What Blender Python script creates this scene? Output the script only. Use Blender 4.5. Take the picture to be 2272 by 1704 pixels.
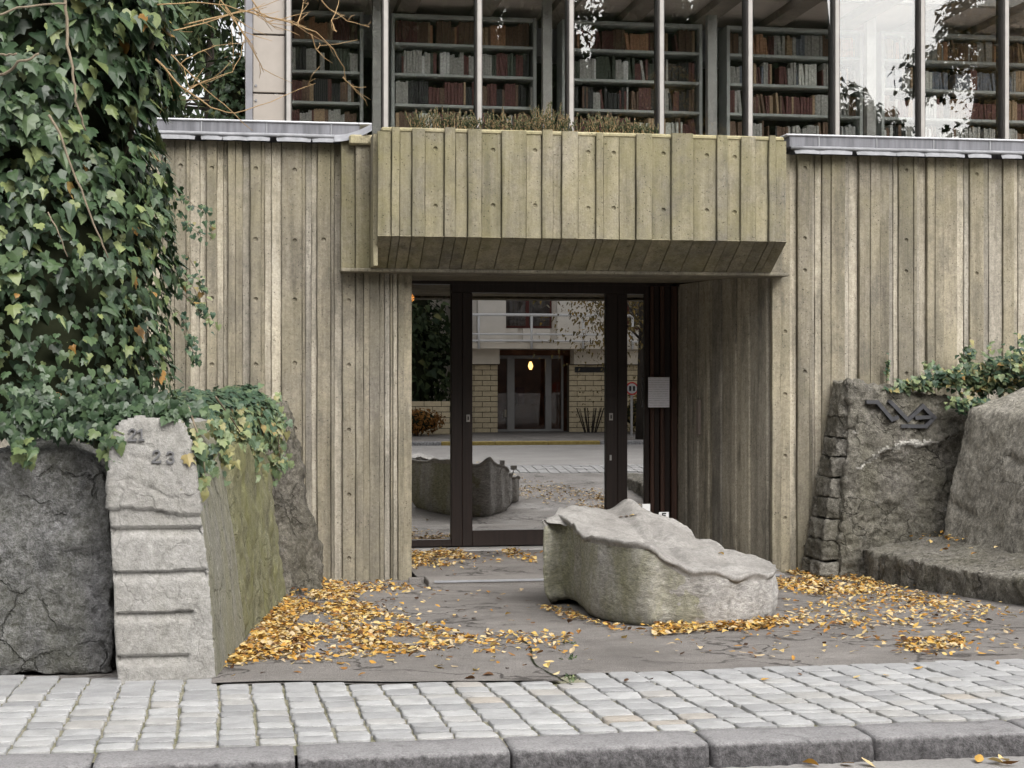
import bpy, bmesh, math, random
import numpy as np
from mathutils import Vector, Matrix, noise
for o in list(bpy.data.objects): bpy.data.objects.remove(o)
sc = bpy.context.scene
COL = sc.collection
RAD = math.radians

# ------------------------------------------------------------------ camera
# World: +X runs along the concrete wall to the right, +Y goes into the building, Z up.
EYE = 1.464
FPX, CX, CY = 3645.0, 1136.0, 845.0          # focal length / principal point in photo pixels
YAW = math.atan(0.1653)
SY, CYW = math.sin(YAW), math.cos(YAW)
cam = bpy.data.cameras.new('camera')
cam.sensor_width = 36.0
cam.lens = 36.0 * FPX / 2272.0
cam.shift_y = -7.0 / 2272.0
cam.clip_end = 1000
camo = bpy.data.objects.new('camera', cam)
camo.location = (0, 0, EYE)
camo.rotation_euler = (RAD(90), 0, -YAW)
COL.objects.link(camo)
sc.camera = camo

# ------------------------------------------------------------------ sky, sun, exposure (overcast)
SUN_EL, SUN_AZ = RAD(45), RAD(158)           # bright cloud behind the camera, to the right
w = bpy.data.worlds.new('World'); sc.world = w; w.use_nodes = True
nt = w.node_tree; nt.nodes.clear()
sky = nt.nodes.new('ShaderNodeTexSky'); sky.sky_type = 'NISHITA'; sky.sun_disc = False
sky.sun_elevation = SUN_EL; sky.sun_rotation = SUN_AZ
sky.air_density = 1.0; sky.dust_density = 5.0; sky.ozone_density = 1.0
hs = nt.nodes.new('ShaderNodeHueSaturation'); hs.inputs['Saturation'].default_value = 0.12
bg = nt.nodes.new('ShaderNodeBackground'); bg.inputs['Strength'].default_value = 0.15
wo = nt.nodes.new('ShaderNodeOutputWorld')
wm = nt.nodes.new('ShaderNodeMix'); wm.data_type = 'RGBA'; wm.blend_type = 'MULTIPLY'; wm.inputs[0].default_value = 1; wm.inputs[7].default_value = (1.01, 1.0, .985, 1)   # milky overcast
nt.links.new(sky.outputs[0], hs.inputs['Color']); nt.links.new(hs.outputs[0], wm.inputs[6]); nt.links.new(wm.outputs[2], bg.inputs[0]); nt.links.new(bg.outputs[0], wo.inputs[0])
sl = bpy.data.lights.new('sun', 'SUN'); sl.energy = 1.35; sl.angle = RAD(60); sl.color = (1.0, 0.96, 0.9)
so = bpy.data.objects.new('sun', sl); COL.objects.link(so)
sd = Vector((math.sin(SUN_AZ) * math.cos(SUN_EL), math.cos(SUN_AZ) * math.cos(SUN_EL), math.sin(SUN_EL)))
so.rotation_euler = (-sd).to_track_quat('-Z', 'Y').to_euler(); so.location = (0, -5, 20)
vs = sc.view_settings; vs.view_transform = 'Standard'; vs.look = 'None'; vs.gamma = 1; vs.exposure = 0.92
vs.use_curve_mapping = False

# ------------------------------------------------------------------ measuring helpers
def ray(px, py):
    a = (px - CX) / FPX
    return (a * CYW + SY, -a * SY + CYW, (CY - py) / FPX)
def at(px, py, Y):
    d = ray(px, py); t = Y / d[1]
    return Vector((d[0] * t, Y, EYE + d[2] * t))
def wx(px, Y):
    return at(px, CY, Y).x
def gz(y):                                     # height of the sloping forecourt
    pts = ((-50, .12), (6.14, .12), (7.5, .09), (13.3, -.212), (60, -.222))
    for (a, za), (b, zb) in zip(pts, pts[1:]):
        if y <= b: return za + (zb - za) * (y - a) / (b - a)
    return pts[-1][1]
def gp(px, py):                                # point of the forecourt
    d = ray(px, py); z = 0
    for _ in range(30):
        t = (z - EYE) / d[2]; z = .5 * z + .5 * gz(d[1] * t)
    return Vector((d[0] * t, d[1] * t, z))
YW, YD, YG = 13.8, 15.93, 15.2                 # wall face, door glass, library glazing

# ------------------------------------------------------------------ scene helpers
def setp(o, label=None, cat=None, group=None, kind=None):
    if label: o['label'] = label
    if cat: o['category'] = cat
    if group: o['group'] = group
    if kind: o['kind'] = kind
    return o
def thing(name, loc, label, cat, group=None):
    o = bpy.data.objects.new(name, None); o.empty_display_size = .1; o.location = loc
    COL.objects.link(o); return setp(o, label, cat, group)
def wmat(p):
    m = Matrix.LocRotScale(p.location, p.rotation_euler, p.scale)
    return wmat(p.parent) @ p.matrix_parent_inverse @ m if p.parent else m
def link(name, me, parent=None, loc=None, rot=None, scale=None):
    o = bpy.data.objects.new(name, me); COL.objects.link(o)
    if loc is not None: o.location = loc
    if rot is not None: o.rotation_euler = rot
    if scale is not None: o.scale = scale
    if parent is not None:
        o.parent = parent
        o.matrix_parent_inverse = wmat(parent).inverted()
    return o
def mesh(name, v, f, mats, smooth=False, mi=None):
    me = bpy.data.meshes.new(name); me.from_pydata([tuple(p) for p in v], [], f)
    for m in (mats if isinstance(mats, (list, tuple)) else [mats]): me.materials.append(m)
    if smooth: me.polygons.foreach_set('use_smooth', [True] * len(me.polygons))
    if mi is not None: me.polygons.foreach_set('material_index', mi)
    me.update(); return me
def mo(name, v, f, mats, parent=None, smooth=False, mi=None):
    return link(name, mesh(name, v, f, mats, smooth, mi), parent)
class MB:
    def __init__(s): s.v = []; s.f = []
    def box(s, a, b, bev=0.0):
        x0, y0, z0 = a; x1, y1, z1 = b; n = len(s.v)
        if bev <= 0:
            s.v += [(x0,y0,z0),(x1,y0,z0),(x1,y1,z0),(x0,y1,z0),(x0,y0,z1),(x1,y0,z1),(x1,y1,z1),(x0,y1,z1)]
            s.f += [tuple(n+i for i in q) for q in ((0,3,2,1),(4,5,6,7),(0,1,5,4),(1,2,6,5),(2,3,7,6),(3,0,4,7))]
        else:
            rings = []
            for z, k in ((z0,bev),(z0+bev,0),(z1-bev,0),(z1,bev)):
                c = bev; r = []
                X0,X1,Y0,Y1 = x0+k,x1-k,y0+k,y1-k
                for p in ((X0+c,Y0),(X1-c,Y0),(X1,Y0+c),(X1,Y1-c),(X1-c,Y1),(X0+c,Y1),(X0,Y1-c),(X0,Y0+c)):
                    r.append(len(s.v)); s.v.append((p[0],p[1],z))
                rings.append(r)
            for a_, b_ in zip(rings, rings[1:]):
                for i in range(8): s.f.append((a_[i], a_[(i+1)%8], b_[(i+1)%8], b_[i]))
            s.f.append(tuple(reversed(rings[0]))); s.f.append(tuple(rings[-1]))
        return s
    def tube(s, pts, radii, n=6):
        pts = [Vector(p) for p in pts]
        if not isinstance(radii, (list, tuple)): radii = [radii] * len(pts)
        prev = None
        for i, p in enumerate(pts):
            d = (pts[min(i+1, len(pts)-1)] - pts[max(i-1, 0)]).normalized()
            u = d.cross(Vector((0,0,1)) if abs(d.z) < .9 else Vector((1,0,0))).normalized(); q = d.cross(u)
            ring = []
            for k in range(n):
                an = 2*math.pi*k/n; ring.append(len(s.v)); s.v.append(tuple(p + (u*math.cos(an) + q*math.sin(an)) * radii[i]))
            if prev:
                for k in range(n): s.f.append((prev[k], prev[(k+1)%n], ring[(k+1)%n], ring[k]))
            else: s.f.append(tuple(reversed(ring)))
            prev = ring
        s.f.append(tuple(prev)); return s
    def prism(s, poly, off):                   # poly: 3D points, off: extrusion vector
        n = len(s.v); k = len(poly); off = Vector(off)
        s.v += [tuple(p) for p in poly] + [tuple(Vector(p) + off) for p in poly]
        s.f.append(tuple(range(n, n+k))); s.f.append(tuple(range(n+2*k-1, n+k-1, -1)))
        for i in range(k): s.f.append((n+i, n+k+i, n+k+(i+1)%k, n+(i+1)%k))
        return s
    def grid(s, rows):
        n = len(s.v); w_ = len(rows[0])
        for r in rows: s.v += [tuple(p) for p in r]
        for j in range(len(rows)-1):
            for i in range(w_-1):
                a = n+j*w_+i; s.f.append((a, a+1, a+w_+1, a+w_))
        return s
    def build(s, name, mats, parent=None, smooth=False, recalc=False):
        me = mesh(name, s.v, s.f, mats, smooth)
        if recalc:
            b = bmesh.new(); b.from_mesh(me); bmesh.ops.recalc_face_normals(b, faces=b.faces); b.to_mesh(me); b.free()
        return link(name, me, parent)
def struct(o): o['kind'] = 'structure'; return o
def stuff(o): o['kind'] = 'stuff'; return o

# ------------------------------------------------------------------ materials
class NB:
    def __init__(s, name):
        s.m = bpy.data.materials.new(name); s.m.use_nodes = True; s.t = s.m.node_tree
        s.b = s.t.nodes['Principled BSDF']; s.o = s.t.nodes['Material Output']
        s._p = None
    def n(s, typ, ins=None, **kw):
        nd = s.t.nodes.new(typ)
        for k, v in kw.items(): setattr(nd, k, v)
        for k, v in (ins or {}).items(): s.set(nd.inputs[k], v)
        return nd
    def set(s, sock, v):
        if hasattr(v, 'is_output') or isinstance(v, bpy.types.NodeSocket): s.t.links.new(v, sock)
        elif isinstance(v, tuple) and len(v) == 3 and sock.type == 'RGBA': sock.default_value = (*v, 1)
        else: sock.default_value = v
    def pos(s, scale=(1, 1, 1)):
        if s._p is None: s._p = s.n('ShaderNodeNewGeometry').outputs['Position']
        return s.n('ShaderNodeVectorMath', {0: s._p, 1: scale}, operation='MULTIPLY').outputs[0]
    def noise(s, scale=1.0, detail=4, rough=.55, st=(1, 1, 1), vec=None):
        return s.n('ShaderNodeTexNoise', {'Vector': vec if vec is not None else s.pos(st), 'Scale': scale, 'Detail': detail, 'Roughness': rough}).outputs[0]
    def voro(s, scale, st=(1, 1, 1), feature='F1'):
        return s.n('ShaderNodeTexVoronoi', {'Vector': s.pos(st), 'Scale': scale}, feature=feature).outputs['Distance']
    def ramp(s, fac, stops, interp='LINEAR'):
        nd = s.n('ShaderNodeValToRGB', {0: fac}); cr = nd.color_ramp; cr.interpolation = interp
        while len(cr.elements) < len(stops): cr.elements.new(.5)
        for e, (p, c) in zip(cr.elements, stops):
            e.position = p; e.color = (c, c, c, 1) if isinstance(c, (int, float)) else (*c, 1)
        return nd.outputs[0]
    def mix(s, fac, a, b, mode='MIX'):
        nd = s.n('ShaderNodeMix', data_type='RGBA', blend_type=mode)
        s.set(nd.inputs[0], fac); s.set(nd.inputs[6], a); s.set(nd.inputs[7], b); return nd.outputs[2]
    def math(s, op, a, b=0.0):
        return s.n('ShaderNodeMath', {0: a, 1: b}, operation=op).outputs[0]
    def rnd(s): return s.n('ShaderNodeObjectInfo').outputs['Random']
    def tint(s): return s.n('ShaderNodeAttribute', attribute_name='tint').outputs['Fac']
    def bump(s, h, strength=.5, dist=.01):
        s.set(s.b.inputs['Normal'], s.n('ShaderNodeBump', {'Strength': strength, 'Distance': dist, 'Height': h}).outputs[0])
    def done(s, col, rough=.85, spec=.3):
        s.set(s.b.inputs['Base Color'], col); s.set(s.b.inputs['Roughness'], rough); s.b.inputs['Specular IOR Level'].default_value = spec
        return s.m
def plain(name, col, rough=.7, var=.25, scale=14, spec=.3, bump=.15, metal=0, st=(1, 1, 1)):
    n = NB(name); a = n.noise(scale, 5, .6, st)
    c = n.mix(1, col, n.ramp(a, ((.25, 1 - var), (.75, 1 + var))), 'MULTIPLY')
    if bump: n.bump(n.noise(scale * 4, 3), bump, .004)
    n.b.inputs['Metallic'].default_value = metal
    return n.done(c, rough, spec)
def concrete(name, base, moss=.0, dark=.5, mossc=(.17, .15, .045)):
    n = NB(name)
    r = n.rnd(); off = n.n('ShaderNodeCombineXYZ', {0: n.math('MULTIPLY', r, 37.0), 1: n.math('MULTIPLY', r, 11.0), 2: n.math('MULTIPLY', r, 23.0)}).outputs[0]
    p = n.n('ShaderNodeVectorMath', {0: n.pos(), 1: off}, operation='ADD').outputs[0]
    ps = n.n('ShaderNodeVectorMath', {0: p, 1: (11, 11, .75)}, operation='MULTIPLY').outputs[0]
    pg = n.n('ShaderNodeVectorMath', {0: p, 1: (60, 60, 1.6)}, operation='MULTIPLY').outputs[0]
    streak = n.noise(1, 5, .6, vec=ps); grain = n.noise(1, 3, .6, vec=pg)
    blot = n.noise(1.1, 4, .6); fine = n.noise(85, 3, .7)
    c = n.mix(1, base, n.ramp(streak, ((.28, 1 - dark), (.5, 1.0), (.75, 1.22))), 'MULTIPLY')
    c = n.mix(1, c, n.ramp(grain, ((.3, .9), (.7, 1.07))), 'MULTIPLY')
    mott = n.noise(16, 6, .72); drip = n.noise(1, 6, .65, (26, 26, 1.1))
    c = n.mix(1, c, n.ramp(mott, ((.32, .8), (.5, 1.0), (.68, 1.17))), 'MULTIPLY')
    c = n.mix(n.ramp(drip, ((.58, 0), (.72, .55))), c, (.085, .078, .062))
    c = n.mix(1, c, n.ramp(blot, ((.3, .8), (.7, 1.15))), 'MULTIPLY')
    c = n.mix(1, c, n.ramp(r, ((0, (.78, .78, .8)), (.5, (1.0, .98, .95)), (1, (1.2, 1.17, 1.1)))), 'MULTIPLY')
    st2 = n.noise(1, 5, .7, vec=n.n('ShaderNodeVectorMath', {0: p, 1: (3.2, 3.2, .9)}, operation='MULTIPLY').outputs[0])
    c = n.mix(n.ramp(st2, ((.53, 0), (.60, .5))), c, (.115, .108, .09)); c = n.mix(n.ramp(st2, ((.36, .4), (.44, 0))), c, tuple(min(.6, q * 1.45) for q in base))
    spk = n.noise(48, 3, .8); c = n.mix(1, c, n.ramp(spk, ((.34, .82), (.5, 1), (.66, 1.18))), 'MULTIPLY')
    zc = n.n('ShaderNodeSeparateXYZ', {0: n.pos()}).outputs[2]
    hm = n.math('MULTIPLY', n.ramp(n.math('MULTIPLY', n.math('ADD', zc, n.noise(1.4, 4)), .2), ((.56, 0), (.84, .55))), n.ramp(n.noise(3.5, 5, .7), ((.4, 0), (.6, 1)))); c = n.mix(hm, c, (.165, .15, .09))
    if moss:
        mk = n.math('MULTIPLY', n.ramp(n.noise(2.2, 5, .65), ((.36, 0), (.62, 1))), moss)
        c = n.mix(mk, c, n.mix(n.ramp(streak, ((.3, 0), (.7, 1))), mossc, (.27, .24, .13)))
    pores = n.ramp(n.voro(30), ((.09, 0), (.2, 1)))
    pm = n.math('MAXIMUM', pores, n.ramp(n.noise(5, 3), ((.40, 1), (.58, .1))))
    c = n.mix(1, c, n.ramp(pm, ((0, .35), (1, 1))), 'MULTIPLY')
    c = n.mix(1, c, n.ramp(fine, ((.25, .86), (.75, 1.12))), 'MULTIPLY')
    h = n.math('ADD', n.math('MULTIPLY', grain, .6), n.math('ADD', n.math('MULTIPLY', fine, .5), n.math('MULTIPLY', pm, .9)))
    n.bump(n.math('ADD', h, mott), .6, .008)
    return n.done(c, .92, .2)
def rockmat(name, c1, c2, moss=0.0, mossc=(.12, .12, .035), scale=3.0, speck=.35, bump=.9, lich=.25, st=(1, 1, 1), k=1.0):
    n = NB(name)
    a = n.noise(scale, 8, .68, st); b = n.noise(scale * 7, 6, .7, st); fi = n.noise(110, 3, .7)
    c = n.mix(n.ramp(a, ((.3, 0), (.68, 1))), c1, c2)
    c = n.mix(1, c, n.ramp(b, ((.3, 1 - .55 * k), (.5, 1.0), (.7, 1 + .5 * k))), 'MULTIPLY')
    m_ = n.noise(38, 4, .75, st); c = n.mix(1, c, n.ramp(m_, ((.33, 1 - .4 * k), (.67, 1 + .4 * k))), 'MULTIPLY')
    c = n.mix(1, c, n.ramp(fi, ((.3, 1 - speck), (.7, 1 + speck))), 'MULTIPLY')
    wv = n.n('ShaderNodeVectorMath', {0: n.pos(), 1: n.n('ShaderNodeVectorMath', {0: n.n('ShaderNodeTexNoise', {'Vector': n.pos(), 'Scale': 5.0, 'Detail': 6}).outputs[1], 1: (.35, .35, .35)}, operation='MULTIPLY').outputs[0]}, operation='ADD').outputs[0]
    fr = n.ramp(n.n('ShaderNodeTexVoronoi', {'Vector': wv, 'Scale': 3.2}, feature='DISTANCE_TO_EDGE').outputs['Distance'], ((.008, 1), (.03, 0))); fr = n.math('MULTIPLY', fr, n.ramp(n.noise(2.2, 3), ((.46, 0), (.56, .55 * k))))
    c = n.mix(fr, c, tuple(q * .35 for q in c1))
    if lich: c = n.mix(n.math('MULTIPLY', n.ramp(n.noise(9, 6, .75), ((.60, 0), (.70, 1))), lich), c, (.50, .50, .49))
    if moss: c = n.mix(n.math('MULTIPLY', n.ramp(n.noise(3.1, 6, .7, (1, 1, .45)), ((.35, 0), (.6, 1))), moss), c, mossc)
    h = n.math('SUBTRACT', n.math('ADD', n.math('ADD', b, n.math('MULTIPLY', m_, .8)), n.math('MULTIPLY', fi, .25)), n.math('MULTIPLY', fr, 1.2))
    n.bump(h, bump, .022)
    return n.done(c, .9, .25)
def leafmat(name, stops, attr, rough=.45, spec=.5, trans=.15, shade=(.8, 1.15)):
    n = NB(name); r = n.tint() if attr else n.rnd()
    c = n.ramp(r, stops)
    c = n.mix(1, c, n.ramp(n.noise(30, 2), ((.3, shade[0]), (.7, shade[1]))), 'MULTIPLY')
    n.b.inputs['Subsurface Weight'].default_value = 0
    m = n.done(c, rough, spec)
    if trans:
        tr = n.n('ShaderNodeBsdfTranslucent', {0: c}); mx = n.n('ShaderNodeMixShader', {0: trans})
        n.t.links.new(n.b.outputs[0], mx.inputs[1]); n.t.links.new(tr.outputs[0], mx.inputs[2]); n.t.links.new(mx.outputs[0], n.o.inputs[0])
    return m
def glassmat(name, refl, tint, wob=0.0):
    n = NB(name); n.t.nodes.remove(n.b)
    tr = n.n('ShaderNodeBsdfTransparent', {0: tint}); gl = n.n('ShaderNodeBsdfGlossy', {'Color': (.95, .95, .95), 'Roughness': 0.0})
    if wob:
        bp = n.n('ShaderNodeBump', {'Strength': wob, 'Distance': .02, 'Height': n.noise(1.3, 2)}); n.t.links.new(bp.outputs[0], gl.inputs['Normal'])
    fr = n.n('ShaderNodeFresnel', {'IOR': 1.5}); f = n.math('ADD', fr.outputs[0], refl)
    mx = n.n('ShaderNodeMixShader'); n.t.links.new(f, mx.inputs[0]); n.t.links.new(tr.outputs[0], mx.inputs[1]); n.t.links.new(gl.outputs[0], mx.inputs[2])
    n.t.links.new(mx.outputs[0], n.o.inputs[0]); return n.m
def emit(name, col, st):
    n = NB(name); n.b.inputs['Emission Color'].default_value = (*col, 1); n.b.inputs['Emission Strength'].default_value = st
    return n.done(col)

M = {}
M['conc'] = concrete('board_concrete', (.222, .203, .165), .22, .42, (.18, .16, .09))
M['conc_light'] = concrete('board_concrete_pale', (.338, .313, .264), .06, .34, (.2, .18, .1))
M['conc_moss'] = concrete('board_concrete_mossy', (.222, .206, .168), .5, .42, (.165, .152, .06))
M['conc_top'] = concrete('concrete_rim', (.29, .265, .19), .5, .3, (.36, .33, .17))
M['zinc'] = plain('weathered_zinc', (.15, .152, .168), .7, .5, 1.2, .3, .1, 0, (14, 14, 1.2))
M['zinc_apron'] = plain('lead_apron', (.22, .224, .24), .65, .35, 9, .35, .2, 0)
M['zinc_light'] = plain('zinc_edge', (.50, .51, .54), .6, .2, 6, .4, .1, 0)
M['zinc_seam'] = plain('zinc_seam', (.26, .265, .28), .6, .2, 6, .4, .1, 0)
M['frame'] = plain('dark_brown_timber', (.016, .009, .007), .5, .5, 2, .35, .15, 0, (25, 25, 1))
M['palefloor'] = plain('pale_bounce_floor', (.72, .68, .62), .6, .1, 3, .3, 0)
M['panelwood'] = plain('brown_timber', (.055, .028, .02), .6, .55, 2, .3, .2, 0, (25, 25, 1))
M['steel'] = plain('grey_steel', (.42, .41, .40), .5, .2, 8, .5, .05, .1)
M['mull'] = plain('painted_mullion', (.31, .295, .28), .55, .12, 9, .4, .05)
M['mulldark'] = plain('mullion_side', (.05, .045, .042), .6, .2, 9, .4, .05)
M['post'] = plain('slate_grey_post', (.17, .17, .185), .6, .15, 9, .4, .05)
M['beige'] = plain('beige_panel', (.29, .262, .235), .7, .1, 5, .3, .08)
M['shelf'] = plain('shelf_metal', (.5, .52, .52), .5, .12, 7, .4, .05)
M['ceil'] = plain('ceiling_boards', (.58, .5, .46), .7, .2, 3, .3, .1, 0, (1, 30, 30))
M['beam'] = plain('ceiling_beam', (.24, .2, .175), .7, .25, 4, .3, .1)
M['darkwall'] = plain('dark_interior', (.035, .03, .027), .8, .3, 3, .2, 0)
M['bluegrey'] = plain('grey_fascia', (.42, .43, .49), .7, .1, 3, .2, 0)
M['glass'] = glassmat('window_glass', .085, (.95, .96, .95), .012)
M['clear'] = glassmat('clear_glass', .0, (.98, .98, .98))
M['doorglass'] = glassmat('door_glass', .55, (.5, .47, .45), .0)
M['paper'] = None
M['white'] = plain('white_plastic', (.5, .5, .5), .5, .05, 8, .4, 0)
M['black'] = plain('black_paint', (.015, .015, .015), .5, .2, 8, .4, 0)
M['numeral'] = plain('grey_metal_numeral', (.15, .15, .155), .5, .2, 20, .5, .1, .2)
M['kerb_dark'] = rockmat('dirty_kerb_face', (.085, .083, .085), (.16, .157, .16), 0, scale=7, speck=.5, bump=1.2, lich=.12)
M['bronze'] = plain('dark_bronze', (.055, .056, .062), .5, .3, 20, .5, .2, .3)
n = NB('paper_with_print'); lines = n.n('ShaderNodeTexWave', {'Vector': n.pos((0, 0, 1)), 'Scale': 14, 'Distortion': 0}, wave_type='BANDS', bands_direction='Z').outputs[0]
pr = n.math('MULTIPLY', n.ramp(lines, ((.55, 0), (.7, 1))), n.ramp(n.noise(60, 2, .5, (1, 1, 6)), ((.42, 0), (.5, 1))))
M['paper'] = n.done(n.mix(n.math('MULTIPLY', pr, .45), (.74, .74, .8), (.3, .3, .33)), .8)
# ground
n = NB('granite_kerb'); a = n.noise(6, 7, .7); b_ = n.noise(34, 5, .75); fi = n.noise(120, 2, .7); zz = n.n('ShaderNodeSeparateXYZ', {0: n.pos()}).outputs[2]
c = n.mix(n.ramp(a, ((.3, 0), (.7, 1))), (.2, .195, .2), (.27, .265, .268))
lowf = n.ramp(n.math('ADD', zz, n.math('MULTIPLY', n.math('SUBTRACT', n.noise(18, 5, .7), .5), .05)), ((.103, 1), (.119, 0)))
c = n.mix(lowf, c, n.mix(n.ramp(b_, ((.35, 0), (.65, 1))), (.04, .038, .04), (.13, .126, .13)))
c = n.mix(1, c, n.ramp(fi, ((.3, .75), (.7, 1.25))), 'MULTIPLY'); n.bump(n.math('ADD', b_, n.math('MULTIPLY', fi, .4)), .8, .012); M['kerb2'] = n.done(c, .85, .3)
n = NB('asphalt'); a = n.noise(.9, 6, .65); s_ = n.noise(160, 2, .6); v_ = n.voro(120); t_ = n.noise(2.7, 6, .7)
c = n.mix(n.ramp(a, ((.3, 0), (.7, 1))), (.142, .131, .123), (.212, .198, .187))
c = n.mix(1, c, n.ramp(s_, ((.3, .72), (.7, 1.3))), 'MULTIPLY'); c = n.mix(1, c, n.ramp(v_, ((.1, 1.25), (.5, .92))), 'MULTIPLY')
c = n.mix(1, c, n.ramp(t_, ((.3, .78), (.65, 1.12))), 'MULTIPLY')
ck = n.ramp(n.n('ShaderNodeTexVoronoi', {'Vector': n.n('ShaderNodeVectorMath', {0: n.pos((.9, .55, 1)), 1: n.n('ShaderNodeTexNoise', {'Vector': n.pos(), 'Scale': 3.0, 'Detail': 5}).outputs[1]}, operation='ADD').outputs[0], 'Scale': 1.1}, feature='DISTANCE_TO_EDGE').outputs['Distance'], ((.010, 1), (.028, 0)))
ck = n.math('MULTIPLY', ck, n.ramp(n.noise(.8, 3), ((.40, 0), (.5, 1)))); c = n.mix(n.math('MULTIPLY', ck, .8), c, (.035, .03, .028))
c = n.mix(n.ramp(n.noise(7, 6, .75), ((.56, 0), (.75, .5))), c, (.075, .065, .057)); g2 = n.ramp(n.noise(55, 2, .6), ((.66, 0), (.7, 1))); c = n.mix(n.math('MULTIPLY', g2, .35), c, (.26, .235, .2))
n.bump(n.math('ADD', s_, n.math('SUBTRACT', v_, n.math('MULTIPLY', ck, 2.0))), .6, .006); M['asphalt'] = n.done(c, n.ramp(n.noise(1.7, 4), ((.35, .6), (.6, .9))), .35)
n = NB('asphalt_patch'); a = n.noise(1.3, 6, .65); s_ = n.noise(150, 2, .6)
c = n.mix(n.ramp(a, ((.3, 0), (.7, 1))), (.14, .131, .123), (.215, .2, .188)); c = n.mix(1, c, n.ramp(s_, ((.3, .65), (.7, 1.35))), 'MULTIPLY')
n.bump(s_, .6, .005); M['patch'] = n.done(c, .85, .3)
n = NB('road_asphalt'); s_ = n.noise(120, 3, .6); c = n.mix(1, (.25, .242, .235), n.ramp(s_, ((.3, .8), (.7, 1.2))), 'MULTIPLY')
c = n.mix(1, c, n.ramp(n.noise(1.2, 5), ((.3, .85), (.7, 1.12))), 'MULTIPLY'); n.bump(s_, .4, .004); M['road'] = n.done(c, .8, .3)
n = NB('joint_sand'); s_ = n.noise(70, 4, .7); g_ = n.noise(3.5, 5, .7)
c = n.mix(n.ramp(g_, ((.42, 0), (.66, 1))), (.30, .285, .225), (.17, .17, .1)); c = n.mix(1, c, n.ramp(s_, ((.3, .6), (.7, 1.25))), 'MULTIPLY')
n.bump(s_, .8, .008); M['joint'] = n.done(c, .95, .1)
n = NB('granite_sett'); r = n.rnd(); s_ = n.noise(140, 3, .7); a = n.noise(9, 5, .65)
c = n.ramp(r, ((0, (.26, .262, .268)), (.3, (.34, .342, .347)), (.8, (.40, .402, .404)), (.965, (.345, .34, .333)), (1, (.36, .325, .285))))
c = n.mix(1, c, n.ramp(s_, ((.3, .87), (.7, 1.12))), 'MULTIPLY'); c = n.mix(1, c, n.ramp(a, ((.3, .78), (.7, 1.14))), 'MULTIPLY'); c = n.mix(n.ramp(n.noise(1.6, 5, .7), ((.52, 0), (.74, .3))), c, (.2, .19, .165))
n.bump(n.math('ADD', s_, n.math('MULTIPLY', a, 2.0)), .45, .005); M['sett'] = n.done(c, .62, .4)
M['kerb'] = rockmat('kerb_granite', (.30, .295, .30), (.40, .395, .40), 0, scale=6, speck=.4, bump=.6, lich=.1)
n = NB('yellow_kerb_paint'); M['yellow'] = n.done(n.mix(n.ramp(n.noise(14, 4), ((.4, 0), (.6, 1))), (.34, .25, .07), (.42, .32, .1)), .7)
# rocks
M['rock_dark'] = rockmat('dark_basalt', (.11, .11, .114), (.225, .224, .228), .3, (.11, .11, .05), 3.6, .35, 1.3, .45)
M['rock_wedge'] = rockmat('dark_wedge_stone', (.085, .077, .066), (.16, .147, .128), .25, (.1, .095, .045), 3, .4, 1.0, .15)
M['rock_pale'] = rockmat('pale_grey_stone', (.22, .212, .202), (.305, .298, .288), .14, (.2, .19, .12), 2.6, .16, .5, .08, k=.4)
M['rock_side'] = rockmat('streaked_stone', (.2, .194, .165), (.345, .335, .295), .42, (.25, .245, .12), 2.6, .25, .9, .2, (5, 5, .8))
M['rock_moss'] = rockmat('mossy_stone', (.18, .175, .115), (.32, .307, .22), .75, (.25, .248, .105), 2.6, .3, 1.0, .05, (7, 7, .9))
M['rock_brown'] = rockmat('brown_grey_stone', (.135, .125, .11), (.235, .222, .198), .25, (.11, .105, .05), 3, .4, 1.0, .25)
M['rock_dbrown'] = rockmat('dark_brown_stone', (.09, .083, .072), (.17, .159, .14), .25, (.1, .095, .045), 3, .4, 1.0, .25)
M['rock_brown2'] = rockmat('grey_brown_stone', (.21, .197, .172), (.31, .292, .26), .15, (.15, .14, .08), 2.6, .35, .7, .2)
M['rock_vein'] = rockmat('pale_fracture', (.2, .192, .17), (.34, .33, .305), 0, scale=8, speck=.2, bump=.6, lich=.3)
n = NB('wrinkled_bench_stone')
ws = n.noise(9, 7, .8, (1, 1, 2.0))
ws2 = n.noise(24, 6, .8, (1, 1, 2.4)); a = n.noise(2.4, 6, .65); fi = n.noise(120, 2, .7)
nz = n.n('ShaderNodeSeparateXYZ', {0: n.n('ShaderNodeNewGeometry').outputs['Normal']}).outputs[2]
c = n.mix(n.ramp(a, ((.3, 0), (.7, 1))), (.27, .257, .24), (.47, .457, .443))
c = n.mix(1, c, n.ramp(ws2, ((.32, .55), (.66, 1.35))), 'MULTIPLY'); c = n.mix(1, c, n.ramp(ws, ((.3, .7), (.7, 1.3))), 'MULTIPLY')
px_ = n.n('ShaderNodeSeparateXYZ', {0: n.pos()}).outputs[0]
gm = n.math('MULTIPLY', n.ramp(n.noise(2.6, 5, .7, (1, 1, .5)), ((.34, 0), (.6, .85))), n.math('LESS_THAN', n.math('ADD', px_, n.noise(3, 5)), 3.2))
c = n.mix(gm, c, n.mix(1, (.23, .225, .14), n.ramp(ws2, ((.35, .6), (.66, 1.5))), 'MULTIPLY'))
n.bump(n.math('ADD', n.math('MULTIPLY', ws, 1.2), n.math('ADD', ws2, n.math('MULTIPLY', fi, .15))), .7, .022); M['bench'] = n.done(c, .8, .35)
n = NB('smooth_bench_top'); a = n.noise(3, 6, .65); fi = n.noise(100, 3, .7)
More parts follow.
